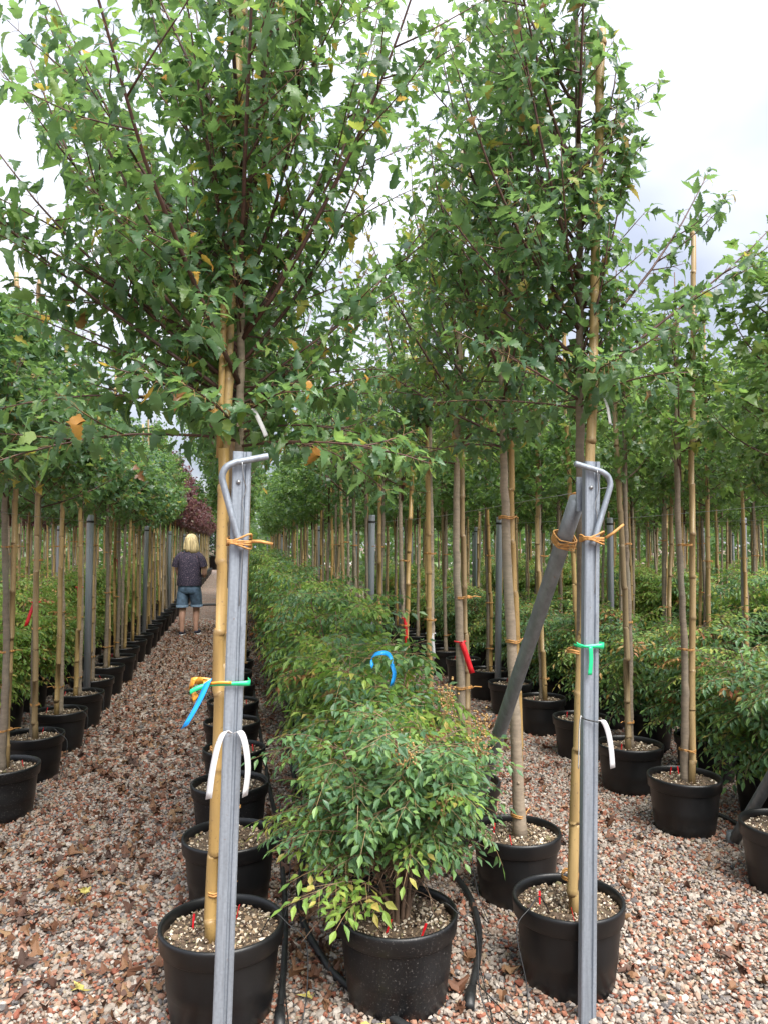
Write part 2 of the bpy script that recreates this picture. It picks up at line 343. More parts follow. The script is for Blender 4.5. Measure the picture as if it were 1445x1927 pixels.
def simple_leaf(kind, bend, seed):
    if kind == 'amur': half = np.array([(.06, 0), (.30, .16), (.46, .34), (.26, .45), (.20, .68)])
    else: half = np.array([(.12, -.05), (.40, .02), (.52, .32), (.24, .42), (.22, .66)])
    n = len(half); R_ = half; L = half * [-1, 1]
    P2 = np.vstack([R_, [[0, 1.]], L[::-1], [[0, .42]], [[0, .04]]]); c = 2 * n + 1
    x, y = P2[:, 0], P2[:, 1]; th = bend * y
    V = np.column_stack([x, np.sin(th) / bend, -(1 - np.cos(th)) / bend + np.abs(x) * .35 * math.cos(seed)]) + [0, .3, .05]
    ring = list(range(2 * n + 1)); t3 = [[ring[i], ring[i + 1], c] for i in range(2 * n)] + [[2 * n, c + 1, c], [c + 1, 0, c]]
    return V, np.zeros((0, 4), int), np.array(t3), np.zeros((0, 4), int)
LEAF = {'amur': [maple_leaf('amur', b, f, wv, s) for s, (b, f, wv) in enumerate([(1.2, .35, .06), (1.7, .2, .11), (.8, .55, .08), (2.2, .45, .10), (-.6, .35, .09), (1.5, .85, .07)])],
        'field': [maple_leaf('field', b, f, wv, s + 9) for s, (b, f, wv) in enumerate([(.7, .3, .06), (1.1, .2, .09), (.4, .5, .06)])],
        'field_s': [simple_leaf('field', b, s) for s, b in enumerate([.6, 1.0, -.4])], 'amur_s': [simple_leaf('amur', b, s) for s, b in enumerate([.8, 1.3, .4])]}
LEAF_ME = {}
def leaf_mesh(kind, i, m):
    k = (kind, i, m.name)
    if k not in LEAF_ME:
        V, q, t3, pq = LEAF[kind][i]
        F = [x for x in (q, t3, pq) if len(x)]; mi = [0, 0, 1][:len(F)] if len(q) else [0]
        LEAF_ME[k] = mesh_np('leaf', V, F, [m, M['petiole']], mi, True)
    return LEAF_ME[k]
def frames(fwd, nrm):
    f = fwd / (np.linalg.norm(fwd, axis=1)[:, None] + 1e-9); n = nrm - (nrm * f).sum(1)[:, None] * f; n /= np.linalg.norm(n, axis=1)[:, None] + 1e-9
    return np.stack([np.cross(f, n), f, n], -1)      # columns x,y,z
def leaves_mesh(name, kind, pos, rot, sc, which, mats, extra=None):
    """pos (N,3) rot (N,3,3) sc (N) which (N) -> joined mesh; extra = MB of twigs on material 2"""
    VV, Fs, mi, off = [], [], [], 0
    for i, (V, q, t3, pq) in enumerate(LEAF[kind]):
        s = np.where(which == i)[0]
        if not len(s): continue
        W = np.einsum('nij,kj->nki', rot[s], V) * sc[s, None, None] + pos[s, None]
        k = len(V); base = off + np.arange(len(s))[:, None, None] * k
        for f, m in ((q, 0), (t3, 0), (pq, 1)):
            if len(f): Fs.append((f[None] + base).reshape(-1, f.shape[1])); mi.append(m)
        VV.append(W.reshape(-1, 3)); off += len(s) * k
    if extra is not None and extra.n:
        for lst in (extra.Q, extra.T):
            if lst: Fs.append(np.vstack(lst) + off); mi.append(2)
        VV.append(np.vstack(extra.V))
    return mesh_np(name, np.vstack(VV), Fs, mats, mi, True)
def unit(v): return v / (np.linalg.norm(v) + 1e-9)

# ------------------------------------------------------------------ crown growth
def grow_limb(r, p0, az, el, length, curve, n=9):
    """polyline that starts at elevation el and curves (curve>0 towards vertical, <0 drooping)"""
    P = [np.array(p0, float)]; a = az; e = el; st = length / (n - 1)
    for i in range(n - 1):
        d = np.array([math.cos(a) * math.cos(e), math.sin(a) * math.cos(e), math.sin(e)]); P.append(P[-1] + d * st)
        e = e + curve / (n - 1) + r.normal(0, .03); a += r.normal(0, .05); e = min(e, 1.52)
    return np.array(P)
def leaf_on(r, P, start, gap, size, out_l, droop=.5, zlean=.35, jit=.35):
    seg = np.linalg.norm(np.diff(P, axis=0), axis=1); cum = np.concatenate([[0], np.cumsum(seg)]); L = cum[-1]
    s = start * L; flip = r.uniform(0, 6.28)
    while s < L:
        p = np.array([np.interp(s, cum, P[:, k]) for k in range(3)]); q = np.array([np.interp(min(L, s + .01), cum, P[:, k]) for k in range(3)]); t = unit(q - p + 1e-6)
        u = unit(np.cross(t, [0, 0, 1.]) + r.normal(0, .05, 3)); v = np.cross(t, u); flip += 1.57 + r.normal(0, .25)
        tip = s / L
        for sg in (0, math.pi):
            if r.random() < .1: continue
            sd = u * math.cos(flip + sg) + v * math.sin(flip + sg)
            f = unit(sd * .9 + t * (.35 + .4 * tip) + np.array([0, 0, -droop + r.normal(0, .25)]) + r.normal(0, jit * .4, 3))
            nr = unit(np.array([0, 0, 1.]) * 1. + t * zlean + r.normal(0, jit, 3))
            out_l.append((p, f, nr, size * (1 - .35 * max(0, tip - .75) / .25) * r.uniform(.58, 1.22)))
        s += gap * r.uniform(.75, 1.3)
    # terminal tuft
    for _ in range(3): out_l.append((P[-1], unit(unit(P[-1] - P[-2]) + r.normal(0, .6, 3)), unit(np.array([0, 0, 1.]) + r.normal(0, .4, 3)), size * r.uniform(.45, .7)))
def pack(L):
    p = np.array([x[0] for x in L]); f = np.array([x[1] for x in L]); n = np.array([x[2] for x in L]); s = np.array([x[3] for x in L]); return p, frames(f, n), s

def vase_crown(seed, zb, zt, spread, n_limb, size, gap, low=(), extra=(), trunk=None, side=None, kind='amur', tw=1.0):
    """limbs fan out of the trunk; returns list of limb MBs and leaf list (tree-local coordinates)"""
    r = np.random.default_rng(seed); limbs, L = [], []
    tr = trunk if trunk is not None else (lambda z: np.array([0, 0, z]))
    H = zt - zb
    specs = []
    for i in range(n_limb):
        u = (i + .5) / n_limb; z0 = zb + .05 + H * .55 * u ** 1.1; az = i * 2.399 + r.normal(0, .3)
        el = r.uniform(.62, .95) + .25 * u; ln = (zt - z0) * r.uniform(.72, 1.02) / max(.6, math.sin(min(1.35, el + .25)))
        ln = min(ln, spread * 2.1 * (1 - .35 * u) + .35)
        if side and math.cos(az - side[0]) > .1: ln = min(ln, side[1]); el = max(el, 1.05)
        specs.append((z0, az, el, ln, .45, 1.))
    specs += [(z0, R(az), R(el), ln, cv, 1.) for z0, az, el, ln, cv in low]
    for z0, az, el, ln, cv, sc in specs:
        m = MB(); P = grow_limb(r, tr(z0), az, el, ln, cv)
        r0 = (.005 + .0032 * ln) * (.75 if cv < 0 else 1.); m.tube(P, np.linspace(r0, .0018, len(P)), 5)
        leaf_on(r, P, .12, gap, size, L)
        nt_ = int(ln * 3.2 * tw)
        for j in range(nt_):
            k = r.uniform(.12, .72); i0 = k * (len(P) - 1); a = P[int(i0)] + (P[min(len(P) - 1, int(i0) + 1)] - P[int(i0)]) * (i0 % 1)
            d = unit(P[-1] - P[0]); a2 = math.atan2(d[1], d[0]) + r.normal(0, 1.0)
            Q = grow_limb(r, a, a2, el * .7 + r.uniform(-.35, .25), r.uniform(.18, .46) * min(1, ln), r.uniform(-.2, .4), 6)
            m.tube(Q, np.linspace(.0034, .0012, len(Q)), 4); leaf_on(r, Q, .1, gap * .95, size * .92, L)
        limbs.append(m)
    # short inner spurs round the leader
    m = MB()
    for j in range(int(H * 26 * tw)):
        z0 = r.uniform(zb - .05, zt - .2); a = tr(z0); Q = grow_limb(r, a, r.uniform(0, 6.28), r.uniform(-.1, .9), r.uniform(.12, .34), .2, 5)
        m.tube(Q, np.linspace(.0035, .0012, len(Q)), 4); leaf_on(r, Q, .25, gap, size * .95, L)
    limbs.append(m)
    return limbs, L

def field_crown(seed, zb, zt, rad, n_br, size, lean=.75, top=True):
    """dense upright crown of a row tree (leader, rising branches, clumped small leaves)"""
    r = np.random.default_rng(seed); m = MB(); L = []
    H = zt - zb; m.tube([[0, 0, zb - .02], [.01, 0, zb + H * .5], [0, .01, zt]], [.014, .009, .003], 5)
    for i in range(n_br):
        u = (i + r.random()) / n_br; z0 = zb + H * .86 * u ** 1.15; az = i * 2.399 + r.normal(0, .35)
        prof = (.92 if u < .1 else 1. - .35 * u if u < .5 else .825 - 1.25 * (u - .5)); prof = max(.2, prof); ln = rad * prof * r.uniform(.75, 1.3) * 1.25
        P = grow_limb(r, [0, 0, z0], az, r.uniform(.25, .75) + .35 * u, ln, .5, 6); m.tube(P, np.linspace(.006, .0015, 6), 4)
        leaf_on(r, P, .15, size * .55, size, L, .35, .2, .5)
        for j in range(int(2 + ln * 6)):
            k = r.uniform(.25, .95) * 4.99; a = P[int(k)] + (P[int(k) + 1] - P[int(k)]) * (k % 1)
            Q = grow_limb(r, a, az + r.normal(0, 1.1), r.uniform(-.2, 1.), r.uniform(.10, .24), .2, 4)
            leaf_on(r, Q, .1, size * .55, size, L, .35, .2, .5)
    return m, L

# ------------------------------------------------------------------ shared meshes of pots, soils, stakes, trunks, ties
mb = MB(); pr = [(.001, .012), (.155, .012), (.160, 0), (.166, .004), (.172, .05), (.178, .10), (.1805, .104), (.1825, .14), (.192, .236), (.1925, .2425)]
pr_in = [(.188, .2425), (.176, .08), (.15, .03)]
mb.lathe(pr, 44); mb.lathe([(.1925, .2425), (.186, .2435), (.172, .05)], 44)
POT = mb.mesh('pot', M['pot']); POT_D = mb.mesh('pot', M['pot_dusty'])
mb = MB(); mb.lathe([(.1905, .238), (.1995, .236), (.2035, .240), (.207, .285), (.2085, .292), (.206, .300), (.200, .302), (.1945, .298), (.192, .285), (.188, .236), (.1905, .238)], 44)
RIM = mb.mesh('rim', M['pot']); RIM_D = mb.mesh('rim', M['pot_dusty'])
def soil_mesh(seed):
    r = np.random.default_rng(seed); m = MB(); rr = np.linspace(.004, .191, 9)
    m.lathe([(x, .262 + .012 * (1 - x / .19) + .004 * r.normal()) for x in rr], 28); V = m.V[0]; V[:, 2] += r.normal(0, .0035, len(V)); return m.mesh('soil', M['soil'])
SOIL = [soil_mesh(i) for i in range(3)]
ICO_V = None
def ico():
    p = (1 + 5 ** .5) / 2
    V = np.array([[-1, p, 0], [1, p, 0], [-1, -p, 0], [1, -p, 0], [0, -1, p], [0, 1, p], [0, -1, -p], [0, 1, -p], [p, 0, -1], [p, 0, 1], [-p, 0, -1], [-p, 0, 1]]) / math.sqrt(1 + p * p)
    T = np.array([[0, 11, 5], [0, 5, 1], [0, 1, 7], [0, 7, 10], [0, 10, 11], [1, 5, 9], [5, 11, 4], [11, 10, 2], [10, 7, 6], [7, 1, 8], [3, 9, 4], [3, 4, 2], [3, 2, 6], [3, 6, 8], [3, 8, 9], [4, 9, 5], [2, 4, 11], [6, 2, 10], [8, 6, 7], [9, 8, 1]])
    return V, T
IV, IT = ico()
OV = np.array([[1, 0, 0], [-1, 0, 0], [0, 1, 0], [0, -1, 0], [0, 0, 1], [0, 0, -1]], float); OT = np.array([[0, 2, 4], [2, 1, 4], [1, 3, 4], [3, 0, 4], [2, 0, 5], [1, 2, 5], [3, 1, 5], [0, 3, 5]])
def stones(r, pos, size, tv=(IV, IT), flat_=(.45, .8), ang=.28, tilt=.5):
    """angular stones, vectorised"""
    V0, T0 = tv; n = len(pos); k = len(V0)
    V = V0[None] * (1 + r.normal(0, ang, (n, k, 1)).clip(-.5, .5))
    S = np.stack([np.ones(n), r.uniform(.55, 1, n), r.uniform(*flat_, n)], 1) * size[:, None]; V = V * S[:, None]
    a, b, c = r.uniform(0, 6.28, n), r.normal(0, tilt, n), r.normal(0, tilt, n)
    ca, sa, cb, sb, cc, sc = np.cos(a), np.sin(a), np.cos(b), np.sin(b), np.cos(c), np.sin(c); z = np.zeros(n); o1 = np.ones(n)
    Rz = np.stack([ca, -sa, z, sa, ca, z, z, z, o1], 1).reshape(n, 3, 3); Rx = np.stack([o1, z, z, z, cb, -sb, z, sb, cb], 1).reshape(n, 3, 3); Ry = np.stack([cc, z, sc, z, o1, z, -sc, z, cc], 1).reshape(n, 3, 3)
    V = np.einsum('nij,nkj->nki', Rz @ Rx @ Ry, V) + pos[:, None]
    T = T0[None] + (np.arange(n) * k)[:, None, None]; return V.reshape(-1, 3), T.reshape(-1, 3)
def chips_mesh(seed, n=900):
    r = np.random.default_rng(seed); rad = .185 * np.sqrt(r.random(n)); a = r.uniform(0, 6.28, n)
    pos = np.column_stack([rad * np.cos(a), rad * np.sin(a), .266 + .012 * (1 - rad / .19) + r.uniform(0, .004, n)])
    V, T = stones(r, pos, r.lognormal(math.log(.0043), .4, n)); return mesh_np('substrate_chips', V, [T], [M['chips']])
CHIPS = [chips_mesh(i) for i in range(4)]; CHIPS_S = [chips_mesh(i + 8, 420) for i in range(2)]
def stake_mesh(seed, P, r0, r1=None, split=False):
    """bamboo cane along polyline ends P with swollen nodes"""
    r = np.random.default_rng(seed); P = np.asarray(P, float); L = np.linalg.norm(P[-1] - P[0]); d = (P[-1] - P[0]) / L
    s = [0]; nd = [0]; z = r.uniform(.08, .2)
    while z < L - .05:
        s += [z - .014, z - .004, z, z + .005, z + .014]; nd += [0, .5, 1, .6, 0]; z += r.uniform(.20, .30)
    s += [L]; nd += [0]; s = np.array(s); nd = np.array(nd)
    wob = np.cumsum(r.normal(0, .0022, (len(s), 3)), axis=0); wob -= np.linspace(0, 1, len(s))[:, None] * wob[-1]
    pts = P[0] + s[:, None] * d + wob; rad = np.interp(s, [0, L], [r0, r1 or r0 * .8]) * (1 + .13 * nd)
    m = MB(); m.tube(pts, rad, 10, True, nd); return m.mesh('bamboo_stake', M['bamboo'], True, 'node')
def trunk_mesh(seed, pts, r0, r1, mt='bark', knob=0.):
    r = np.random.default_rng(seed); P = bez(pts, 40); n = len(P); rad = np.linspace(r0, r1, n) * (1 + r.normal(0, .025, n)) 
    rad[:3] *= [1.22, 1.1, 1.03]
    if knob: rad *= 1 + knob * (r.random(n) > .7)
    P = P + np.column_stack([r.normal(0, .0016, (n, 2)), np.zeros(n)])
    m = MB(); m.tube(P, rad, 12)
    for _ in range(5):     # pruning scars
        i = r.integers(4, n - 4); a = r.uniform(0, 6.28); c = P[i] + np.array([math.cos(a), math.sin(a), 0]) * rad[i] * .9; m.ell(c, (rad[i] * .28, rad[i] * .28, rad[i] * .34), 7, 5)
    return m.mesh('trunk', M[mt])
def tie_mesh(ra, sep, seed):
    """tie wound round trunk and cane, with a twisted tail"""
    r = np.random.default_rng(seed); m = MB(); a = np.linspace(0, 6.283 * 2, 30)
    for zz in (0, .006):
        m.tube(np.column_stack([(ra + sep * .5) * np.cos(a[:16]) * 1., ra * np.sin(a[:16] * 1.), zz + .002 * np.sin(a[:16] * 3)]) , .0028, 5)
    m.tube([[ra * .5, -ra, .002], [ra * 1.2, -ra * 1.3, .008], [ra * 2.4, -ra * 1.6, .018 * r.normal()]], .0024, 4)
    return m.mesh('tie', M['raffia'])
TIES = [tie_mesh(.030, .034, i) for i in range(3)]
mb = MB(); mb.box((0, 0, .02), (.006, .002, .04)); mb.box((0, -.0005, .042), (.008, .0022, .022)); LABEL = mb.mesh('plant_label', M['red_tag'], False)
STAKE = [stake_mesh(i, [[0, 0, .24], [random.uniform(-.03, .05), random.uniform(-.03, .03), z]], .0185 + .001 * (i % 3), .0145) for i, z in enumerate((3.25, 3.5, 3.05, 3.35, 2.9, 3.7))]
TRUNK = [trunk_mesh(i, [[0, 0, .25], [random.uniform(-.015, .02), random.uniform(-.015, .015), 1.0], [random.uniform(-.02, .03), random.uniform(-.02, .02), 1.8], [0.01, 0, 2.9]], .0225, .012, mt, kn) for i, (mt, kn) in enumerate((('bark', 0), ('bark_dark', .12), ('bark', .10), ('bark_dark', .15), ('bark', 0)))]
def mk_field(seed, zb, zt, rad, n, size, lm, kind='field_s'):
    m, L = field_crown(seed, zb, zt, rad, n, size); p, ro, s = pack(L)
    return leaves_mesh('crown', kind, p, ro, s, np.random.default_rng(seed).integers(0, len(LEAF[kind]), len(p)), [M[lm], M['petiole'], M['shoot']], m)
CROWN = {'small': [mk_field(30 + i, 1.98, 3.0 + .2 * i, .30, 17, .070, 'leaf_c', 'field') for i in range(2)], 'short': [mk_field(36, 1.9, 3.25, .44, 30, .068, 'leaf_c', 'field')], 'field': [mk_field(20 + i, 1.86 + .05 * (i % 3), zt, rd, 34, .066, 'leaf_c', k) for i, (zt, rd, k) in enumerate([(3.75, .46, 'field'), (4.0, .42, 'field_s'), (3.6, .48, 'field_s'), (3.85, .44, 'field_s')])],
         'round': [mk_field(40 + i, 1.84, zt, rd, 36, .074, 'leaf_b', k) for i, (zt, rd, k) in enumerate([(3.05, .50, 'field'), (3.25, .48, 'field')])],
         'yellow': [mk_field(50, 1.95, 3.9, .42, 26, .075, 'leaf_y', 'amur_s')],
         'purple': [mk_field(60 + i, 1.98, 3.7 + .3 * i, .45, 26, .08, 'leaf_p') for i in range(2)]}
def mk_vase(seed, lm, zb, zt, spread, n, size=.088):
    lb, L = vase_crown(seed, zb, zt, spread, n, size, .042, tw=1.0); ex = MB()
    for b in lb:
        for V, Q in zip(b.V, b.Q): pass
        for q in b.Q: ex.Q.append(q + ex.n)
        for q in b.T: ex.T.append(q + ex.n)
        ex.V += b.V; ex.n += b.n
    p, ro, s = pack(L); return leaves_mesh('crown', 'amur', p, ro, s, np.random.default_rng(seed).integers(0, 6, len(p)), [M[lm], M['petiole'], M['shoot']], ex)
CROWN['vase'] = [mk_vase(70, 'leaf_b', 2.0, 4.1, .48, 12), mk_vase(71, 'leaf_a', 2.02, 3.55, .42, 11), mk_vase(72, 'leaf_b', 1.98, 3.4, .42, 11)]

# ------------------------------------------------------------------ potted row trees
def pot_parts(t, dusty=False, chips=None, seed=0):
    p = link('pot', POT_D if dusty else POT, t, None, seed * 1.3); link('rim', RIM_D if dusty else RIM, p)
    s = link('soil', SOIL[seed % 3], t, None, seed)
    q_ = 1 + .035 * math.sin(seed * 12.9); p.scale = s.scale = (q_, q_, 1)
    if chips: 
        c = link('substrate_chips', chips, s); c['kind'] = 'stuff'
    return p
def visible(x, y, z0, z1, mx=60):
    u, v, d = proj([[x, y, z0], [x, y, z1]]); return d.min() > .5 and u.max() > -mx and u.min() < 1445 + mx
def row_tree(x, y, crown, lab, grp, seed, near):
    r = np.random.default_rng(seed); t = empty('potted_tree', (x, y, 0), r.uniform(0, 6.28)); tag(t, lab, 'tree', grp); pots_xy.append((x, y))
    pot_parts(t, r.random() < .2, (CHIPS_S[seed % 2] if y < 9 else None), seed)
    sx = r.choice([-1, 1]); back = -t.rotation_euler.z
    # cane and trunk side by side along the row front (world frame), compensated for the thing's turn
    off = Matrix.Rotation(back, 3, 'Z') @ Vector((sx * .022, r.choice([-.035, .035], p=[.6, .4]), 0))
    ln = Vector((r.normal(.012, .014), r.normal(0, .01)))
    tr = link('trunk', TRUNK[seed % len(TRUNK)], t); st = link('bamboo_stake', STAKE[r.integers(0, len(STAKE))], t, off)
    st.rotation_euler = (ln.y, ln.x, r.uniform(0, 6))
    cr = link('crown', crown, t); cr['kind'] = 'stuff'; cq = r.uniform(.80, 1.12); zq_ = r.uniform(.90, 1.08); cr.scale = (cq, cq, zq_); cr.location.z = 1.9 * (1 - zq_)
    if near:
        for z in (.42 + r.uniform(0, .1), 1.02 + r.uniform(-.1, .1), 1.55 + r.uniform(-.1, .1)):
            ti = link('tie', TIES[r.integers(0, 3)], t, (off.x * .5, off.y * .5, z), math.atan2(off.y, off.x))
        for q in range(1 + seed % 2):
            a = r.uniform(0, 6.28); l = link('plant_label', LABEL, t, (.12 * math.cos(a), .12 * math.sin(a), .262), r.uniform(0, 3)); l.rotation_euler.x = r.normal(0, .25)
    return t
NTH = ['first', 'second', 'third', 'fourth', 'fifth', 'sixth', 'seventh', 'eighth', 'ninth', 'tenth', 'eleventh', 'twelfth']
def tree_label(k, side, y, y0):
    i = int(round((y - y0) / SP)); p0 = 7.6 if k < 0 else 7.43 if k == 1 else 7.15
    if (k, side) == (0, 'first') and i < 6: return f'{NTH[i + 1]} potted tree counting from the ribboned steel post along its row'
    if (k, side) == (0, 'second') and i < 6: return f'{NTH[i + 1]} potted tree counting from the braced steel post along its row'
    if (k, side) in ((-1, 'second'), (1, 'first')):
        nm_ = "the walking woman's row" if k < 0 else 'the row facing the braced post'
        j = (y - p0) / SP
        if -6 < j < 6: return f"{NTH[int(abs(j))]} potted tree {'past' if j > 0 else 'before'} the first round steel post in {nm_}"
    return row_label(k, side)
ORD = {0: 'first', 1: 'second', 2: 'third', 3: 'fourth'}
SP = .755
def row_label(k, side):
    d = {(-1, 'second'): 'slim staked tree in black pot, far along the walking woman\'s row',
         (-1, 'first'): 'staked potted tree in the row behind the yellow-green hedge past the walking woman',
         (0, 'first'): 'staked potted tree far along the ribboned post\'s row',
         (0, 'second'): 'staked potted tree far along the braced post\'s row',
         (1, 'first'): 'staked potted tree far along the row facing the braced post across the aisle',
         (1, 'second'): 'staked potted tree behind the dark nandina hedge that faces the braced post'}
    if (k, side) in d: return d[(k, side)]
    base = 'on the braced post\'s side' if k > 0 else 'beyond the walking woman\'s row'
    n = abs(k); return f"staked tree {'before' if (side == 'first') == (k > 0) else 'behind'} the {ORD[n - 1]} {'far ' if n else ''}nandina hedge {base}"
cnt = 0
for k, side, x in tree_rows:
    ymin = {(-1, 'second'): 4.20, (0, 'first'): 3.58, (0, 'second'): 3.39, (1, 'first'): 3.22, (1, 'second'): 3.4}.get((k, side), 4.1 + .3 * (k % 2))
    ymax = {-1: 44, 0: 27, 1: 22}.get(k, 21 if k > 0 else 24)
    if (k, side) == (0, 'first'): ymax = 24
    if (k, side) == (-1, 'first'): ymax = 26
    i = 0; y = ymin
    while y < ymax:
        sd = int(1000 + k * 331 + (7 if side == 'first' else 113) * 17 + i * 13); r = np.random.default_rng(sd)
        xx, yy = x + r.normal(0, .012), y + r.normal(0, .02)
        if (k, side) == (1, 'first') and i < 3: xx = x - (.045, .09, .035)[i]
        if k in (-3, -2): fam = 'purple' if y > 14 else 'round'
        elif k == -1: fam = 'round' if y < 13 else ('purple' if y > 17 and side == 'second' else 'field')
        elif k == 0: fam = 'vase' if y < 9.5 else 'field'
        elif k == 1 and y < 5.6 and side == 'first': fam = 'small'
        elif k == 1 and y < 7 and side == 'second': fam = 'short'
        else: fam = 'field'
        u, v, d = proj([xx, yy, 1.5]); lim = 190 if fam != 'vase' else 60
        if -lim * 5 / yy < u < 1445 + lim * 5 / yy and not (k == 0 and side == 'second' and i < 2):
            ls = CROWN[fam]
            if fam == 'vase': ls = ls[1:] if side == 'first' else ls[::2]
            c = ls[(i * 2 + k + 3 + (side == 'first')) % len(ls)]
            if k == 0 and side == 'second' and i == 3: c = CROWN['yellow'][0]
            row_tree(xx, yy, c, tree_label(k, side, y, ymin), f"trees of the {side} row in bay {k + 4}", sd, yy < 10); cnt += 1
        y += SP if not (k == 0 and side == 'second' and i == 0) else .75
        i += 1
N_TREES = cnt

# ------------------------------------------------------------------ feature trees with single leaves
def feature_tree(x, y, lab, seed, lm, trunk_pts, r0, stake_P, crown_kw, n_single=300, mt='bark', extra_stakes=(), ties=(), shoot='shoot', dusty=False, chip=0, lift=None):
    t = empty('potted_maple', (x, y, 0)); tag(t, lab, 'tree'); pots_xy.append((x, y))
    pot_parts(t, dusty, CHIPS[chip], seed)
    tp = np.asarray(trunk_pts, float); P = bez(tp, 40)
    tr = link('trunk', trunk_mesh(seed, tp, r0, .009, mt), t)
    f = lambda z: np.array([np.interp(z, P[:, 2], P[:, 0]), np.interp(z, P[:, 2], P[:, 1]), z])
    limbs, L = vase_crown(seed, trunk=f, **crown_kw)
    for m in limbs[:-1]: link('branch', m.mesh('branch', M[shoot]), tr)
    link('spur_twigs', limbs[-1].mesh('spur_twigs', M[shoot]), tr)['kind'] = 'stuff'
    p, ro, s = pack(L); wh = np.random.default_rng(seed).integers(0, 6, len(p))
    wp = p + [x, y, 0] + ro[:, :, 1] * s[:, None] * .8
    u, v, d = proj(wp); inside = (u > 0) & (u < 1445) & (v > 0) & (v < 1927)
    area = np.abs(np.einsum('ni,ni->n', ro[:, :, 2], (wp - [0, 0, 1.6]) / np.linalg.norm(wp - [0, 0, 1.6], axis=1)[:, None])) * s ** 2 / d ** 2
    area[~inside] = 0; depth_pref = area / (d ** 3); idx = np.argsort(-depth_pref)[:n_single]; keep = np.ones(len(p), bool); keep[idx] = False
    cr = link('crown', leaves_mesh('crown', 'amur', p[keep], ro[keep], s[keep], wh[keep], [M[lm], M['petiole']]), t); cr['kind'] = 'stuff'
    for i in idx:
        o = link('leaf', leaf_mesh('amur', int(wh[i]), M[lm]), cr); Mx = Matrix(ro[i].tolist()).to_4x4(); o.matrix_basis = Matrix.Translation(p[i]) @ Mx @ Matrix.Scale(float(s[i]), 4)
    for j, sp in enumerate([stake_P, *extra_stakes]): link('bamboo_stake', stake_mesh(seed + j, sp[0], sp[1], sp[2]), t)
    for (tx, ty, tz, ra, rz) in ties:
        ti = link('tie', TIES[seed % 3], t, (tx, ty, tz), rz); ti.scale = (ra, ra, 1.3)
    for q in range(2):
        a = -1.9 + 1.6 * q + seed; l = link('plant_label', LABEL, t, (.11 * math.cos(a), .11 * math.sin(a) - .02, .265), a); l.rotation_euler.x = .2
    return t, len(p)
LOW_A = [(2.25, 180, 30, 1.2, .1), (2.1, 192, 35, 1.2, .2), (1.95, 320, 2, .75, -.5), (2.08, 182, 25, .8, -.2), (2.02, 335, 25, .55, -.5), (2.1, 10, 30, .6, -.4), (2.0, 230, 25, .55, -.5), (2.12, 345, 40, .7, -.2), (1.97, 188, 6, .98, -.62), (2.04, 176, 18, .85, -.55), (1.95, 330, 4, .62, -.75), (2.0, 250, 20, .42, -.4), (2.1, 160, 30, 1.0, -.1), (2.05, 300, 20, .42, -.4), (2.05, 20, 20, .6, -.2), (2.0, 345, 10, .55, -.5),
         (2.15, 185, 38, 1.25, .35), (2.3, 172, 45, 1.25, .4), (2.2, 200, 40, 1.2, .45), (2.45, 190, 52, 1.2, .3), (2.25, 5, 50, 1.1, .5), (2.35, 345, 55, 1.2, .45), (2.5, 320, 60, 1.1, .4), (2.45, 240, 60, 1.1, .4)]
TA, nA = feature_tree(-.03, 2.77, 'bushy bright green maple with wide low branches, tied beside the ribboned steel post', 3, 'leaf_a',
    [[0, .02, .25], [0.01, .02, 1.0], [.045, .02, 1.9], [.05, .02, 2.8], [.06, .02, 4.0]], .024, ([[-.035, -.062, .24], [-.008, -.066, 1.93]], .0205, .018),
    dict(zb=2.0, zt=4.1, spread=.62, n_limb=20, size=.088, gap=.034, low=LOW_A, tw=1.15), extra_stakes=[([[-.03, -.025, .24], [.052, -.028, 4.0]], .0185, .0165), ([[-.022, -.045, 1.9], [-.012, -.05, 2.44]], .012, .011)],
    ties=[(-.02, -.03, .42, 1., 1.2), (-.01, -.03, .9, 1., 1.2), (0, -.03, 1.3, 1., 1.2)], chip=0)
LOW_B = [(2.3, 4, 50, 1.0, .12), (2.2, 350, 40, .98, .2), (2.2, 25, 30, .7, .2), (2.15, 200, 20, .6, -.2), (2.2, 260, 10, .45, -.4), (2.15, 300, 15, .45, -.4), (2.3, 180, 40, .8, .3), (2.5, 230, 40, .6, .3), (2.12, 160, 10, .55, -.3)]
TB, nB = feature_tree(1.22, 2.72, 'maple with a tall bare-topped bamboo cane, tied beside the braced steel post', 11, 'leaf_b',
    [[.055, .0, .25], [.065, .0, 1.0], [.072, .01, 1.8], [.075, .01, 2.4], [.075, .0, 3.0], [.06, 0, 4.0]], .023, ([[-.005, -.06, .25], [.148, -.055, 3.575]], .0195, .0165),
    dict(zb=2.12, zt=4.2, spread=.40, n_limb=18, size=.086, gap=.038, low=LOW_B, tw=1.3, side=(0., .5)), mt='bark_dark', ties=[(0, -.02, .38, 1., 1.2), (.03, -.02, 1.2, 1., 1.2), (.05, -.02, 1.78, 1., 1.2)], chip=1)
TB2, nB2 = feature_tree(1.27, 3.39, 'maple with smooth pale trunk standing just behind the slanting brace tube', 17, 'leaf_b',
    [[.02, 0, .25], [.0, 0, .8], [-.03, 0, 1.5], [-.05, 0, 2.1], [-.05, 0, 3.0], [-.04, 0, 4.2]], .030, ([[.04, .05, .25], [-.01, .05, 3.6]], .016, .013),
    dict(zb=2.05, zt=4.3, spread=.40, n_limb=17, size=.086, gap=.040, tw=1.25, side=(0., .6), low=[(2.05, 200, 5, .5, -.3), (2.1, 270, 10, .45, -.3), (2.1, 170, 25, .7, .1)]), ties=[(.02, .02, .36, 1.15, 1.2), (0, .02, 1.15, 1.15, 1.2), (-.03, .02, 1.72, 1.15, 1.2)], chip=2, n_single=260)
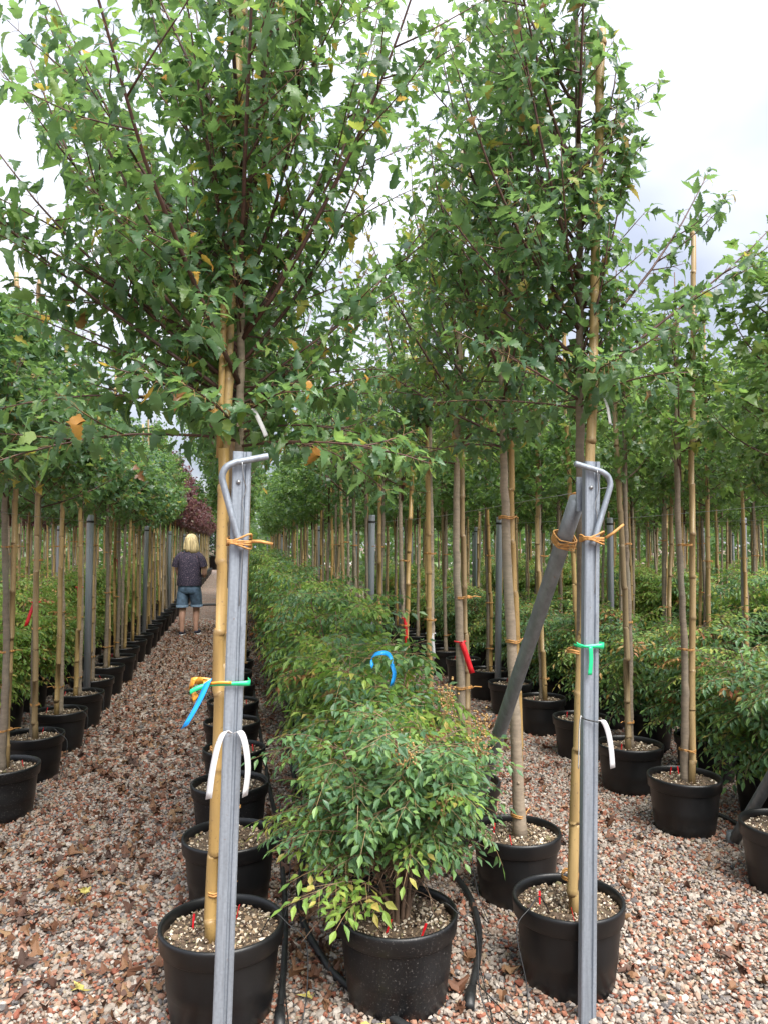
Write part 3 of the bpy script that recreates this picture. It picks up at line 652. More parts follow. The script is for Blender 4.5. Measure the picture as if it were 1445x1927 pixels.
TB3, nB3 = feature_tree(1.24, 4.15, 'maple with pale trunk wearing the long red tag, behind the nandina', 23, 'leaf_y',
    [[0, 0, .25], [0, 0, .8], [-.02, 0, 1.5], [-.02, 0, 2.1], [0, 0, 3.0], [.02, 0, 3.9]], .029, ([[.045, .03, .25], [.02, .03, 3.5]], .016, .013),
    dict(zb=2.05, zt=3.9, spread=.42, n_limb=13, size=.086, gap=.045, tw=1.1, low=[(2.05, 200, 5, .6, -.2), (2.1, 250, 10, .5, -.2)]), ties=[(.02, .01, .8, 1.15, .5), (.02, .01, 1.3, 1.15, .5)], chip=3, n_single=150)

# ------------------------------------------------------------------ nandina
def leaflet(L, w, bend):
    V = np.array([[0, 0, 0], [-w * .8, L * .28, .10 * w], [w * .8, L * .28, .10 * w], [-w, L * .5, .16 * w], [w, L * .5, .16 * w], [0, L * .42, -.18 * w], [0, L, -bend * L]])
    T = np.array([[0, 5, 1], [0, 2, 5], [1, 5, 3], [2, 4, 5], [3, 5, 6], [5, 4, 6]]); return V, T
def pinna(seed, nl=5, low=False):
    """a spray of leaflets on a thin stalk, one unit long"""
    r = np.random.default_rng(seed); VV, TT, off = [], [], 0
    spots = [(1.0, 0., 1.)] + [(.62, .85, .95), (.62, -.85, .95), (.25, 1., .85), (.25, -1., .85)][:nl - 1]
    for y, a, s in spots:
        V, T = leaflet(.46 * s * r.uniform(.85, 1.15), .112 * s * r.uniform(.85, 1.2), r.uniform(.05, .35)); a += r.normal(0, .18); ca, sa = math.cos(a), math.sin(a); el = r.normal(-.15, .25); ce, se = math.cos(el), math.sin(el)
        V = np.column_stack([V[:, 0], V[:, 1] * ce - V[:, 2] * se, V[:, 1] * se + V[:, 2] * ce]); rl = r.normal(0, .4); V = np.column_stack([V[:, 0] * math.cos(rl) + V[:, 2] * math.sin(rl), V[:, 1], -V[:, 0] * math.sin(rl) + V[:, 2] * math.cos(rl)])
        V = np.column_stack([V[:, 0] * ca + V[:, 1] * sa, -V[:, 0] * sa + V[:, 1] * ca, V[:, 2]]) + [.12 * math.copysign(1, a) if abs(a) > .3 else 0, y * .9, -.06 * y]
        VV.append(V); TT.append(T + off); off += len(V)
    m = MB(); m.tube([[0, 0, 0], [0, .45, .01], [0, .92, -.05]], [.010, .008, .005], 3, False); q = m.Q[0] + off
    return np.vstack(VV + [m.V[0]]), np.vstack(TT), q
PIN = [pinna(i, 5) for i in range(5)] + [pinna(9, 3)]
def nandina(seed, H, W, n_stem, n_frond, size, lime=.12, orange=.0, base=('nan_g', 'nan_l'), low=0., azr=(0, 6.283)):
    """returns (stems MB, list of pinna (pos, rot, scale, template, material slot))"""
    r = np.random.default_rng(seed); st = MB(); out = []; S = []
    for i in range(n_stem):
        a = i * 2.4 + r.normal(0, .3); rr = r.uniform(.01, .06); b = np.array([math.cos(a) * rr, math.sin(a) * rr, .26]); h = H * r.uniform(.55, .92); sp = W * r.uniform(.15, .55)
        P = bez([b, b + [math.cos(a) * sp * .25, math.sin(a) * sp * .25, (h - .26) * .45], [b[0] + math.cos(a) * sp, b[1] + math.sin(a) * sp, h]], 8); st.tube(P, np.linspace(.0085, .004, len(P)), 6); S.append(P)
    for i in range(n_frond):
        P = S[i % n_stem]; u = 1 - (r.random() ** 1.3) * (.72 + low); k = max(0, u) * (len(P) - 1.001); a = P[int(k)] + (P[int(k) + 1] - P[int(k)]) * (k % 1)
        az = r.uniform(*azr); el = r.uniform(-.1, .8) + .5 * max(0, u - .6); ln = W * .72 * r.uniform(.65, 1.1)
        Q = grow_limb(r, a, az, el, ln, -.9, 6); st.tube(Q, np.linspace(.0025, .001, 6), 3, False)
        q = r.random(); slot = 1 if q < lime else (2 if q < lime + orange else 0)
        if u > .85 and r.random() < lime * 1.2: slot = 1
        for j in range(4):
            kk = (.28 + .2 * j) * 4.99; p = Q[int(kk)] + (Q[int(kk) + 1] - Q[int(kk)]) * (kk % 1); d = unit(Q[-1] - Q[0]); sd = unit(np.cross(d, [0, 0, 1.]))
            for sg in (-1, 1):
                f = unit(sd * sg + d * .55 + np.array([0, 0, r.normal(-.05, .22)])); rad_ = np.array([p[0], p[1], 0.]); nr = unit(np.array([0, 0, 1.]) + r.normal(0, .3, 3) + f * .2 + unit(rad_) * .75); f = unit(f + unit(rad_) * .35 - np.array([0, 0, .35]))
                out.append((p, f, nr, size * (1.1 - .12 * j) * r.uniform(.8, 1.15), r.integers(0, 6), slot))
        out.append((Q[-1], unit(Q[-1] - Q[-2] + r.normal(0, .01, 3)), unit(np.array([0, 0, 1.]) + r.normal(0, .2, 3)), size * r.uniform(.85, 1.1), 0, slot))
    return st, out
def pins_mesh(name, lst, mats):
    VV, Fs, mi, off = [], [], [], 0
    p = np.array([x[0] for x in lst]); ro = frames(np.array([x[1] for x in lst]), np.array([x[2] for x in lst])); s = np.array([x[3] for x in lst]); wh = np.array([x[4] for x in lst]); sl = np.array([x[5] for x in lst])
    for i, (V, T, q) in enumerate(PIN):
        ix = np.where(wh == i)[0]
        if not len(ix): continue
        Wv = np.einsum('nij,kj->nki', ro[ix], V) * s[ix, None, None] + p[ix, None]; b = off + np.arange(len(ix))[:, None, None] * len(V)
        Fs.append((T[None] + b).reshape(-1, 3)); mi.append(np.repeat(sl[ix], len(T))); Fs.append((q[None] + b).reshape(-1, 4)); mi.append(len(mats) - 1)
        VV.append(Wv.reshape(-1, 3)); off += len(ix) * len(V)
    return mesh_np(name, np.vstack(VV), Fs, mats, mi, False)
STEM = simple('nandina_cane', (.15, .095, .06), .8, nscale=40, namp=.4)
NV = {}
def nan_variant(key, seed, H, W, nf, size, lime, orange, mats):
    st, lst = nandina(seed, H, W, 9, nf, size, lime, orange); NV.setdefault(key, []).append((st.mesh('stems', STEM), pins_mesh('foliage', lst, [M[m] for m in mats] + [M['stem_tan']])))
for i in range(3): nan_variant('green', 100 + i, 1.25, .46, 150, .145, .30, .06, ('nan_g', 'nan_l', 'nan_o'))
for i in range(2): nan_variant('dark', 110 + i, 1.15, .46, 145, .110, .22, .05, ('nan_g', 'nan_y', 'nan_o'))
for i in range(2): nan_variant('yellow', 120 + i, 1.3, .46, 145, .115, .36, .07, ('nan_y', 'nan_l', 'nan_o'))
def put_nandina(x, y, key, sc, lab, grp, seed, wd_=1.0):
    r = np.random.default_rng(seed); t = empty('potted_nandina', (x, y, 0), r.uniform(0, 6.28)); tag(t, lab, 'shrub', grp); pots_xy.append((x, y))
    pot_parts(t, False, None, seed); s, f = NV[key][seed % len(NV[key])]; z = r.uniform(.93, 1.07) * sc
    for n_, me in (('stems', s), ('foliage', f)):
        o = link(n_, me, t); o.scale = (wd_, wd_, z); o.location.z = .26 * (1 - z)
        if n_ == 'foliage': o['kind'] = 'stuff'
NL = {0: 'leafy nandina far back in the berried front nandina\'s hedge', 1: 'dark nandina in the hedge facing the braced post across the gravel aisle', -1: 'yellow-green nandina in the hedge beside the walking woman\'s tree row'}
for k, x in nan_rows:
    y = {0: 3.50, 1: 3.35, -1: 5.0}.get(k, 4.6); ymax = {0: 24, 1: 17, -1: 26}.get(k, 17 if k > 0 else 21); i = 0
    while y < ymax:
        sd = 5000 + k * 97 + i * 7; r = np.random.default_rng(sd); u, v, d = proj([x, y, .7])
        if -180 * 5 / y < u < 1445 + 180 * 5 / y:
            key = 'green' if k == 0 else ('dark' if (k == 1 and y < 11) else ('yellow' if (y > 9 or k < 0) and i % 3 else 'green'))
            if k == -1: key = 'yellow' if (i % 4 or y > 8) else 'dark'
            sc = {0: float(np.interp(y, [3.4, 5, 8, 12], [.93, 1.05, 1.16, 1.22])), 1: 1.0, -1: 1.02}.get(k, 1.08)
            lab = f'{NTH[i]} nandina behind the berried front nandina in its hedge' if k == 0 and i < 6 else NL.get(k) or f"nandina in the {ORD[abs(k) - 1]} far hedge {'on the braced post' if k > 0 else 'beyond the walking woman'}'s side"
            put_nandina(x + r.normal(0, .03) + (.05 if k == 0 else 0), y + r.normal(0, .03), key, sc, lab, f"nandinas of the hedge in bay {k + 4}", sd, .84 if k == 0 else .98)
        y += SP; i += 1
# the front nandina, its largest leaf sprays as parts
NX, NY = .58, 2.74
t = empty('potted_nandina', (NX, NY, 0)); tag(t, 'berried nandina shrub with lime new leaves in dusty black pot between the steel posts', 'shrub'); pots_xy.append((NX, NY))
pot_parts(t, True, CHIPS[2], 5)
st, lst = nandina(31, 1.12, .38, 11, 290, .088, .07, .012, low=-.12)
lst = [x for x in lst if x[0][2] > .56]
st2, lst2 = nandina(32, .66, .42, 5, 34, .10, 1.0, .0, low=.1, azr=(2.7, 3.9))
lst2 = [x for x in lst2 if x[0][2] > .40 and x[0][0] < -.10]; st2b = st2
def canes(s_, n_):
    off = 0; rest = MB()
    for i, (V, Q, A) in enumerate(zip(s_.V, s_.Q, s_.A)):
        q = Q - off; off += len(V)
        if i < n_: m_ = MB(); m_.add(V, q); link('cane', m_.mesh('cane', STEM), t)
        else: rest.add(V, q)
    o_ = link('leaf_stalks', rest.mesh('leaf_stalks', STEM), t); o_['kind'] = 'stuff'
canes(st, 11); canes(st2, 5)
lst += lst2
pp = np.array([x[0] for x in lst]) + [NX, NY, 0]; d = proj(pp)[2]; ff = np.array([x[2] for x in lst]); vis_ = np.abs((ff * (pp - [0, 0, 1.6])).sum(1)) / d
ix = set(np.argsort(d - .25 * vis_)[:300].tolist())
nm = [M['nan_g'], M['nan_l'], M['nan_o'], M['stem_tan']]
fo = link('foliage', pins_mesh('foliage', [x for i, x in enumerate(lst) if i not in ix], nm), t); fo['kind'] = 'stuff'
PME = {}
for i in sorted(ix):
    p, f, n_, s, wh, sl = lst[i]; key = (int(wh), sl)
    if key not in PME:
        V, T, q = PIN[int(wh)]; PME[key] = mesh_np('leaf', V, [T, q], nm, [sl, 3], False)
    o = link('leaf', PME[key], fo); o.matrix_basis = Matrix.Translation(p) @ Matrix(frames(f[None], n_[None])[0].tolist()).to_4x4() @ Matrix.Scale(float(s), 4)
BER = simple('nandina_berry', (.25, .15, .05), .35, nscale=30, namp=.4)
r = np.random.default_rng(4)
for (bx, by, bz, n_) in [(.25, -.17, .90, 70), (.29, -.08, .96, 55), (.16, -.10, 1.06, 60), (-.04, -.28, .92, 45), (.08, -.30, .76, 40)]:
    m = MB(); V, T = stones(r, np.column_stack([bx + r.normal(0, .020, n_), by + r.normal(0, .020, n_), bz + r.normal(0, .028, n_)]), np.full(n_, .0050), flat_=(.95, 1), ang=.0); m.add(V, None, T)
    for q in range(7): m.tube([[bx * .8, by * .8, bz - .12], [bx, by, bz - .04], [bx + r.normal(0, .03), by + r.normal(0, .03), bz + r.normal(0, .03)]], .0012, 3)
    link('berry_cluster', m.mesh('berry_cluster', BER), t)['kind'] = 'stuff'
for a, b in ((-.06, -.10), (.05, -.15)):
    l = link('plant_label', LABEL, t, (a, b, .265), .3); l.rotation_euler = (.25, .2, .3); l.scale = (1.2, 1.2, 1.1)

# ------------------------------------------------------------------ steel posts, braces
def post_mesh(h, w_=.054, d_=.030):
    g_ = .006; pts = [(-.014, d_), (-w_ / 2, d_), (-w_ / 2, .004), (-w_ / 2 + .004, 0), (.002, 0), (.005, g_), (.010, g_), (.013, 0), (w_ / 2 - .004, 0), (w_ / 2, .004), (w_ / 2, d_), (.014, d_)]
    pts = np.array(pts); th = .0028; tn = np.gradient(pts, axis=0); nn = np.column_stack([-tn[:, 1], tn[:, 0]]); nn /= np.linalg.norm(nn, axis=1)[:, None]
    inn = pts + nn * th; loop = np.vstack([pts, inn[::-1]]); n = len(loop); V = np.vstack([np.column_stack([loop, np.full(n, z)]) for z in (-.3, h)])
    j = np.arange(n); k = (j + 1) % n; Q = [np.stack([j, k, k + n, j + n], 1)]
    m = len(pts); i = np.arange(m - 1); Q.append(np.stack([i, 2 * m - 1 - i, 2 * m - 2 - i, i + 1], 1)); Q.append(np.stack([i, i + 1, 2 * m - 2 - i, 2 * m - 1 - i], 1) + n)
    b = MB(); b.add(V, np.vstack(Q)); return b.mesh('post_profile', M['galv'], False)
def wrap(c, hw, hd, z, n=4, tail=None, seed=1, rad=.0032):
    r = np.random.default_rng(seed); m = MB()
    for i in range(n):
        z0 = z + (i - n / 2) * .0062 + r.normal(0, .0015); tl = r.normal(0, .004)
        m.tube(bez([[c[0] - hw, c[1] - .004, z0 - tl], [c[0], c[1] - .008, z0], [c[0] + hw, c[1] - .004, z0 + tl], [c[0] + hw + .004, c[1] + hd * .5, z0], [c[0] + hw, c[1] + hd, z0], [c[0], c[1] + hd + .006, z0], [c[0] - hw, c[1] + hd, z0], [c[0] - hw - .004, c[1] + hd * .5, z0], [c[0] - hw, c[1] - .004, z0 - tl]], 33), rad, 5)
    if tail is not None: m.tube(tail, [.005] * (len(tail) - 1) + [.004], 6)
    return m.mesh('tie', M['raffia'])
def end_post(x, y, h, lean, lab, flip, extra=True):
    t = empty('steel_post', (x, y, 0)); t.rotation_euler = (0, lean, 0); tag(t, lab, 'post')
    pm = link('post_profile', post_mesh(h), t)
    s = -1 if flip else 1
    m = MB(); hp = bez([[s * -.075, -.016, h - .012], [s * -.04, -.016, h - .0205], [s * -.005, -.016, h - .029], [s * .024, -.016, h - .037], [s * .046, -.016, h - .052], [s * .055, -.016, h - .078], [s * .049, -.016, h - .105], [s * .034, -.0155, h - .155], [s * .012, -.0145, h - .225], [s * -.008, -.0135, h - .288]], 60)
    m.tube(hp, .0098, 12); link('tension_handle', m.mesh('tension_handle', M['galv']), t)
    m = MB(); m.lathe([(.0005, .0), (.006, 0), (.007, .002), (.007, .004), (.0005, .006)], 12); V = m.V[0]; m.V[0] = np.column_stack([V[:, 0] - .008, -V[:, 2] - .0005, V[:, 1] + h - .09]); link('bolt', m.mesh('bolt', M['wire']), t)
    m = MB(); m.tube(bez([[0, -.029, h - .034], [.006, -.026, h - .08], [.014, -.008, h - .11], [.004, -.007, h - .15], [.012, -.007, h - .19], [.010, -.006, h - .30], [.006, -.004, h - .45]], 30), .0016, 5); link('wire', m.mesh('wire', M['wire']), t)
    link('tie', wrap((0, -.014), .031, .05, h - .262, 5, [[.036, -.022, h - .262], [.06, -.03, h - (.245 if not flip else .262)], [.095, -.035, h - (.215 if not flip else .268)]], 3), t)
    return t
HL, HR = 1.872, 1.885
PL = end_post(-.028, 2.28, HL, R(1.55), 'galvanised steel post with blue, orange and green ribbons beside the bushy maple', True)
PR = end_post(1.170, 2.45, HR, R(1.15), 'galvanised steel post with green tape and slanting brace tube', False)
PC = end_post(2.585, 2.42, HR, 0, 'galvanised steel post at the end of the aisle-side row, mostly out of view', False)
# fix mirrored handles: left post's handle bends to the left, right post's to the right
def brace(x, y0, y1, ztop, lab, dx=0.):
    t = empty('brace_tube', (x, y1, 0)); tag(t, lab, 'brace')
    a = np.array([dx, 0, .03]); b = np.array([0, y0 - y1, ztop]); n = 14; u = np.linspace(0, 1, n)[:, None]; P = a + (b - a) * u
    m = MB(); m.tube(P, np.full(n, .029), 18); link('tube', m.mesh('tube', M['galv_dark']), t)
    m = MB(); m.tube([[dx, .02, -.02], [dx, .014, .06]], [.033, .033], 14); link('foot_sleeve', m.mesh('foot_sleeve', M['galv_dark']), t)
    m = MB(); e = P[-1]; m.box((e[0], e[1] - .024, e[2] + .015), (.03, .008, .12)); link('end_plate', m.mesh('end_plate', M['galv'], False), t)
    return t
BR = brace(1.185, 2.53, 3.79, 1.76, 'weathered grey brace tube slanting down from the green-taped post', -.075)
m = wrap((0, -.032), .0315, .064, 0, 6, None, 5, .003); fr = (1.62 - .03) / (1.76 - .03); o = link('tie', m, BR, (-.075 * (1 - fr), (2.53 - 3.79) * fr, 1.62)); o.rotation_euler.x = math.atan2(3.79 - 2.53, 1.73)
BC = brace(2.60, 2.50, 3.74, 1.70, 'weathered grey brace tube with foot in the gravel of the aisle-side row', .03)
mb = MB(); mb.lathe([(.0005, -.3), (.032, -.3), (.032, 1.868), (.0325, 1.87), (.0325, 1.872), (.029, 1.875), (.0005, 1.876)], 18); LP = mb.mesh('tube', M['galv_round'])
mb = MB(); mb.lathe([(.0335, 1.80), (.0355, 1.803), (.0355, 1.818), (.0335, 1.821), (.0335, 1.80)], 18); LPB = mb.mesh('band', M['hose'])
n_post = 0
for k, side, x in tree_rows:
    for i, y in enumerate(np.arange(7.15 + (.45 if k < 0 else .28 if k == 1 else 0), 32, 4.6)):
        u, v, d = proj([x, y, 1.0])
        if -20 < u < 1465 and y < (33 if k in (-1, 0) else 20):
            t = empty('round_steel_post', (x + .015, y, 0)); t.rotation_euler = (0, random.gauss(.008, .006), 0)
            lb = {(-1, 'second'): 'round grey steel post standing in the walking woman\'s tree row', (0, 'second'): 'round grey steel post in the row behind the braced post', (0, 'first'): 'round grey steel post in the row behind the ribboned post', (1, 'first'): 'round grey steel post in the row facing the braced post across the aisle'}.get((k, side)) or row_label(k, side).replace('staked potted tree', 'round grey steel post').replace('staked tree', 'round grey steel post')
            lb = ' '.join(lb.split()[:16]); tag(t, lb, 'post', f"round posts of the {side} row in bay {k + 4}"); link('tube', LP, t); link('band', LPB, t); n_post += 1
    if -2 <= k <= 3:
        y0 = {(0, 'first'): 2.30, (0, 'second'): 2.5, (1, 'first'): 2.45}.get((k, side), 3.0)
        m = MB(); P = np.array([[x + .05, yy, 1.80 - .02 * math.sin((yy - 2.5) / 4.6 * math.pi) ** 2] for yy in np.linspace(y0, 24, 30)]); m.tube(P, .0014, 4)
        tag(link('support_wire', m.mesh('support_wire', M['wire'])), 'thin support wire strung along ' + {(-1, 'second'): 'the walking woman\'s tree row', (0, 'first'): 'the row behind the ribboned post', (0, 'second'): 'the row behind the braced post'}.get((k, side), row_label(k, side).split(' ', 3)[-1].replace('tree ', '')), 'wire', 'support wires along the tree rows')

# ------------------------------------------------------------------ ribbons and tags on the near posts
def ribbon_obj(name, P, W, wd, m_, lab, cat, attr=None):
    b = MB(); b.ribbon(P, W, wd); o = link(name, b.mesh(name, m_, True, 'along')); tag(o, lab, cat); return o
def band(cx_, cy_, z, hw, hd, wd, m_, name, lab, tail=None, tw=.02, slope=0.):
    b = MB(); P = bez([[cx_ + hw, cy_ + hd, z], [cx_ + hw + .003, cy_ + hd * .5, z], [cx_ + hw, cy_ - .004, z + slope], [cx_, cy_ - .006, z], [cx_ - hw, cy_ - .004, z - slope], [cx_ - hw - .003, cy_ + hd * .5, z], [cx_ - hw, cy_ + hd, z]], 30)
    b.ribbon(P, [0, 0, 1.], wd)
    for tl in (tail or []): b.ribbon(bez(tl[0], 12), tl[1], tl[2])
    o = link(name, b.mesh(name, m_, True, 'along')); tag(o, lab, 'ribbon'); return o
zL = 1.20; xL = -.028 + math.sin(R(1.55)) * zL - .018
band(xL, 2.275, zL, .058, .05, np.interp(np.linspace(0, 1, 30), [0, .35, .5, 1], [.015, .015, .010, .009]), M['green_tape'], 'green_ribbon', 'bright green ribbon tied round the bushy maple\'s steel post', [([[xL - .055, 2.268, zL], [xL - .085, 2.262, zL - .008], [xL - .105, 2.26, zL - .018]], [0, .2, 1], .014)])
ribbon_obj('blue_ribbon', bez([[xL - .055, 2.262, zL + .012], [xL - .066, 2.255, zL - .015], [xL - .085, 2.25, zL - .055], [xL - .118, 2.245, zL - .112]], 14), [.75, -.2, .5], .026, M['blue_tape'], 'blue ribbon tail hanging from the bushy maple\'s steel post', 'ribbon')
b = MB(); b.ribbon(bez([[xL - .05, 2.27, zL + .006], [xL - .078, 2.272, zL + .012], [xL - .098, 2.262, zL + .010], [xL - .104, 2.285, zL - .012], [xL - .088, 2.27, zL - .04]], 14), np.array([[.2 + .5 * math.sin(i * 1.9), .5 * math.cos(i * 1.3), .9] for i in range(len(bez([[0, 0, 0]] * 5, 14)))]), .024); b.ribbon(bez([[xL - .05, 2.268, zL + .003], [xL - .02, 2.262, zL + .006], [xL + .01, 2.264, zL + .004]], 8), [0, 0, 1], .008)
tag(link('orange_ribbon', b.mesh('orange_ribbon', M['orange_tape'], True, 'along')), 'crumpled orange ribbon knotted on the bushy maple\'s steel post', 'ribbon')
def tagstrip(pts, W, wd, lab, name='paper_tag'):
    b = MB(); Pq = bez(pts, 22); b.ribbon(Pq, W, np.interp(np.linspace(0, 1, len(Pq)), [0, .12, .3, 1], [wd * .35, wd * .6, wd, wd]), .0006); o = link(name, b.mesh(name, M['tag_white'], True, 'along')); return tag(o, lab, 'tag')
zt_ = 1.06; xt = -.028 + math.sin(R(1.55)) * zt_
tagstrip([[xt - .002, 2.268, zt_ + .0], [xt - .022, 2.262, zt_ + .006], [xt - .040, 2.255, zt_ - .03], [xt - .055, 2.25, zt_ - .10], [xt - .064, 2.248, zt_ - .175]], [.9, -.25, .25], .019, 'white paper tag curving down over the cane on the ribboned post')
tagstrip([[xt + .004, 2.268, zt_ + .0], [xt + .022, 2.262, zt_ + .004], [xt + .036, 2.255, zt_ - .03], [xt + .044, 2.252, zt_ - .10], [xt + .036, 2.25, zt_ - .175]], [.85, .35, .25], .018, 'white paper tag curving down the open side of the ribboned post')
zR = 1.255; xR = 1.17 + math.sin(R(1.15)) * zR
band(xR - .004, 2.445, zR, .042, .05, np.interp(np.linspace(0, 1, 30), [0, .3, .6, 1], [.02, .022, .009, .008]), M['green_tape'], 'green_ribbon', 'green ribbon with short tail on the braced steel post', [([[xR - .012, 2.436, zR], [xR - .013, 2.432, zR - .05], [xR - .018, 2.432, zR - .095]], [1, 0, 0], .014), ([[xR - .03, 2.436, zR], [xR - .055, 2.43, zR + .008], [xR - .065, 2.43, zR + .014]], [0, 0, 1], .007)])
zr = 1.005; xr = 1.17 + math.sin(R(1.15)) * zr
tagstrip([[xr + .016, 2.432, zr + .002], [xr + .032, 2.428, zr], [xr + .047, 2.425, zr - .035], [xr + .056, 2.422, zr - .09], [xr + .060, 2.42, zr - .155]], [.95, .1, .2], .019, 'white paper tag hanging off the outer edge of the braced post')
tagstrip([[xr - .042, 2.432, zr + .016], [xr - .050, 2.428, zr + .018], [xr - .057, 2.426, zr - .03], [xr - .060, 2.424, zr - .10], [xr - .062, 2.424, zr - .15]], [.25, .95, .1], .014, 'white paper tag seen edge-on against the braced post\'s cane')
b = MB(); b.tube(bez([[xr - .045, 2.434, zr + .014], [xr - .02, 2.440, zr + .004], [xr + .016, 2.436, zr - .004]], 10), .0025, 5); tag(link('black_cord', b.mesh('black_cord', M['hose'])), 'short black cord joining the paper tags on the braced post', 'cord')
tagstrip([[.055, 2.64, 2.06], [.066, 2.63, 2.05], [.09, 2.62, 2.0], [.105, 2.62, 1.965]], [.7, .3, .5], .016, 'small white tag dangling under the bushy maple\'s crown')
tagstrip([[1.325, 2.60, 2.14], [1.335, 2.59, 2.10], [1.345, 2.59, 2.04]], [.9, .3, .1], .013, 'small white tag dangling under the crown above the braced post')
def red_tag(x, y, z, lab, m_=None, ln=.14, dx=.05, wd=.026):
    b = MB(); b.ribbon(bez([[x, y - .03, z], [x + dx * .3, y - .04, z - ln * .3], [x + dx, y - .045, z - ln]], 10), [.9, -.2, .3], wd); a = np.linspace(0, 6.28, 14); b.tube(np.column_stack([x + .032 * np.cos(a), y + .032 * np.sin(a), np.full(14, z)]), .004, 4)
    o = link('hanging_tag', b.mesh('hanging_tag', m_ or M['red_tag'], True, 'along')); tag(o, lab, 'tag')
red_tag(1.235, 4.15, 1.06, 'long red tag hanging from the pale maple trunk behind the nandina', ln=.17, dx=.055, wd=.03)
red_tag(1.26, 4.90, 1.02, 'white tag hanging from the pale trunk in the braced post\'s row', M['tag_white'], .16, .012, .022)
red_tag(1.25, 5.65, 1.05, 'orange-red tag on the cane behind the white-tagged trunk', ln=.22, dx=.01, wd=.025)
xl = ROW0 - PITCHX + 1.24
red_tag(xl, 5.72, 1.20, 'red tag on a cane in the woman\'s row, pale-trunked tree beside it', ln=.16, dx=-.05, wd=.03)
red_tag(xl, 7.25, 1.22, 'red tag beside the first round steel post in the woman\'s row', ln=.19, dx=.01, wd=.025)
red_tag(xl, 9.55, 1.42, 'small red tag on a cane past the first round post of the woman\'s row', ln=.14, dx=.02, wd=.025)
red_tag(1.25, 12.5, 1.25, 'red tag far along the braced post\'s row above the hedge', ln=.25, dx=.02, wd=.05)
b = MB(); a = np.linspace(-.4, 3.6, 16); b.ribbon(np.column_stack([.62 + .045 * np.cos(a), 3.24 + .012 * np.sin(a * 3), 1.10 + .04 * np.sin(a)]), [.5, .6, .8], .022); b.ribbon(bez([[.662, 3.24, 1.09], [.672, 3.23, 1.05], [.66, 3.23, 1.0]], 8), [.8, .5, 0], .022)
tag(link('blue_ribbon', b.mesh('blue_ribbon', M['blue_tape'], True, 'along')), 'blue ribbon looped in the nandina hedge', 'ribbon')

# ------------------------------------------------------------------ irrigation hoses
def hose(pts, rad, lab, end=None):
    m = MB(); m.tube(bez(pts, 70), rad, 10); o = link('irrigation_hose', m.mesh('irrigation_hose', M['hose'])) if end is None else None
    if end is not None:
        o = empty('irrigation_hose', (0, 0, 0)); link('hose', m.mesh('hose', M['hose']), o); e = MB(); e.tube(end, [.018, .020, .017], 10); link('end_cap', e.mesh('end_cap', M['hose']), o)
    tag(o, lab, 'hose'); return o
HZ = .022
hose([[.22, 9, HZ], [.23, 6.5, HZ], [.24, 5.06, HZ], [.255, 4.4, HZ], [.235, 3.5, HZ], [.20, 3.0, HZ], [.165, 2.68, HZ]], .0125, 'black hose running along the pots behind the ribboned post', [[.168, 2.70, HZ], [.163, 2.65, HZ], [.16, 2.60, .018]])
hose([[.42, 6, HZ], [.40, 4.37, HZ], [.31, 3.65, HZ], [.295, 3.35, HZ], [.325, 3.1, HZ], [.40, 2.82, HZ], [.60, 2.49, HZ], [.9, 2.3, HZ]], .0135, 'black hose curving round in front of the dusty nandina pot')
hose([[1.0, 6, HZ], [1.02, 4.6, HZ], [1.03, 3.9, HZ], [1.05, 3.45, HZ], [1.01, 3.15, HZ], [.93, 2.9, HZ], [.835, 2.68, HZ]], .0135, 'black hose with capped end between the nandina pot and the braced tree', [[.838, 2.69, HZ], [.815, 2.64, .024], [.80, 2.59, .02]])
hose([[2.9, 9, HZ], [2.88, 6.3, HZ], [2.78, 5.2, HZ], [2.74, 4.6, HZ], [2.80, 3.9, HZ], [2.75, 3.2, HZ]], .014, 'black hose lying between aisle-side pots and the dark nandinas')
hose([[-1.2, 20.6, .03], [-.6, 20.65, .03], [-.1, 20.6, .03]], .03, 'black pipe crossing the gravel path ahead of the woman')
r = np.random.default_rng(77)
for i, (px, py, hx, hy) in enumerate([(0, 2.77, .19, 2.9), (0, 3.58, .235, 3.7), (.58, 2.74, .92, 2.88), (1.22, 2.72, .86, 2.72), (1.27, 3.39, 1.03, 3.5), (0, 4.34, .255, 4.5), (2.585, 3.97, 2.80, 3.9), (-1.345, 5.71, -1.1, 5.3), (-1.345, 6.46, -1.1, 6.2), (-1.345, 7.2, -1.12, 7.0)]):
    sx = 1 if hx > px else -1; a = r.uniform(-.5, .3); e = np.array([px + sx * .10 * math.cos(a), py - .06, .275]); rim_ = np.array([px + sx * .19, py - .10, .318]); o_ = np.array([px + sx * .25, py - .13, .26])
    m = MB(); m.tube(bez([e, (e + rim_) / 2 + [0, 0, .05], rim_, o_, [px + sx * .24, py - .2, .10], [(hx + px) / 2 + sx * .1, py - .25, .02], [hx, hy, .03]], 40), .0022, 5)
    o = link('drip_tube', m.mesh('drip_tube', M['hose'])); tag(o, 'thin black drip tube arching over a near pot rim to the ground', 'drip tube', 'drip tubes of the near pots')

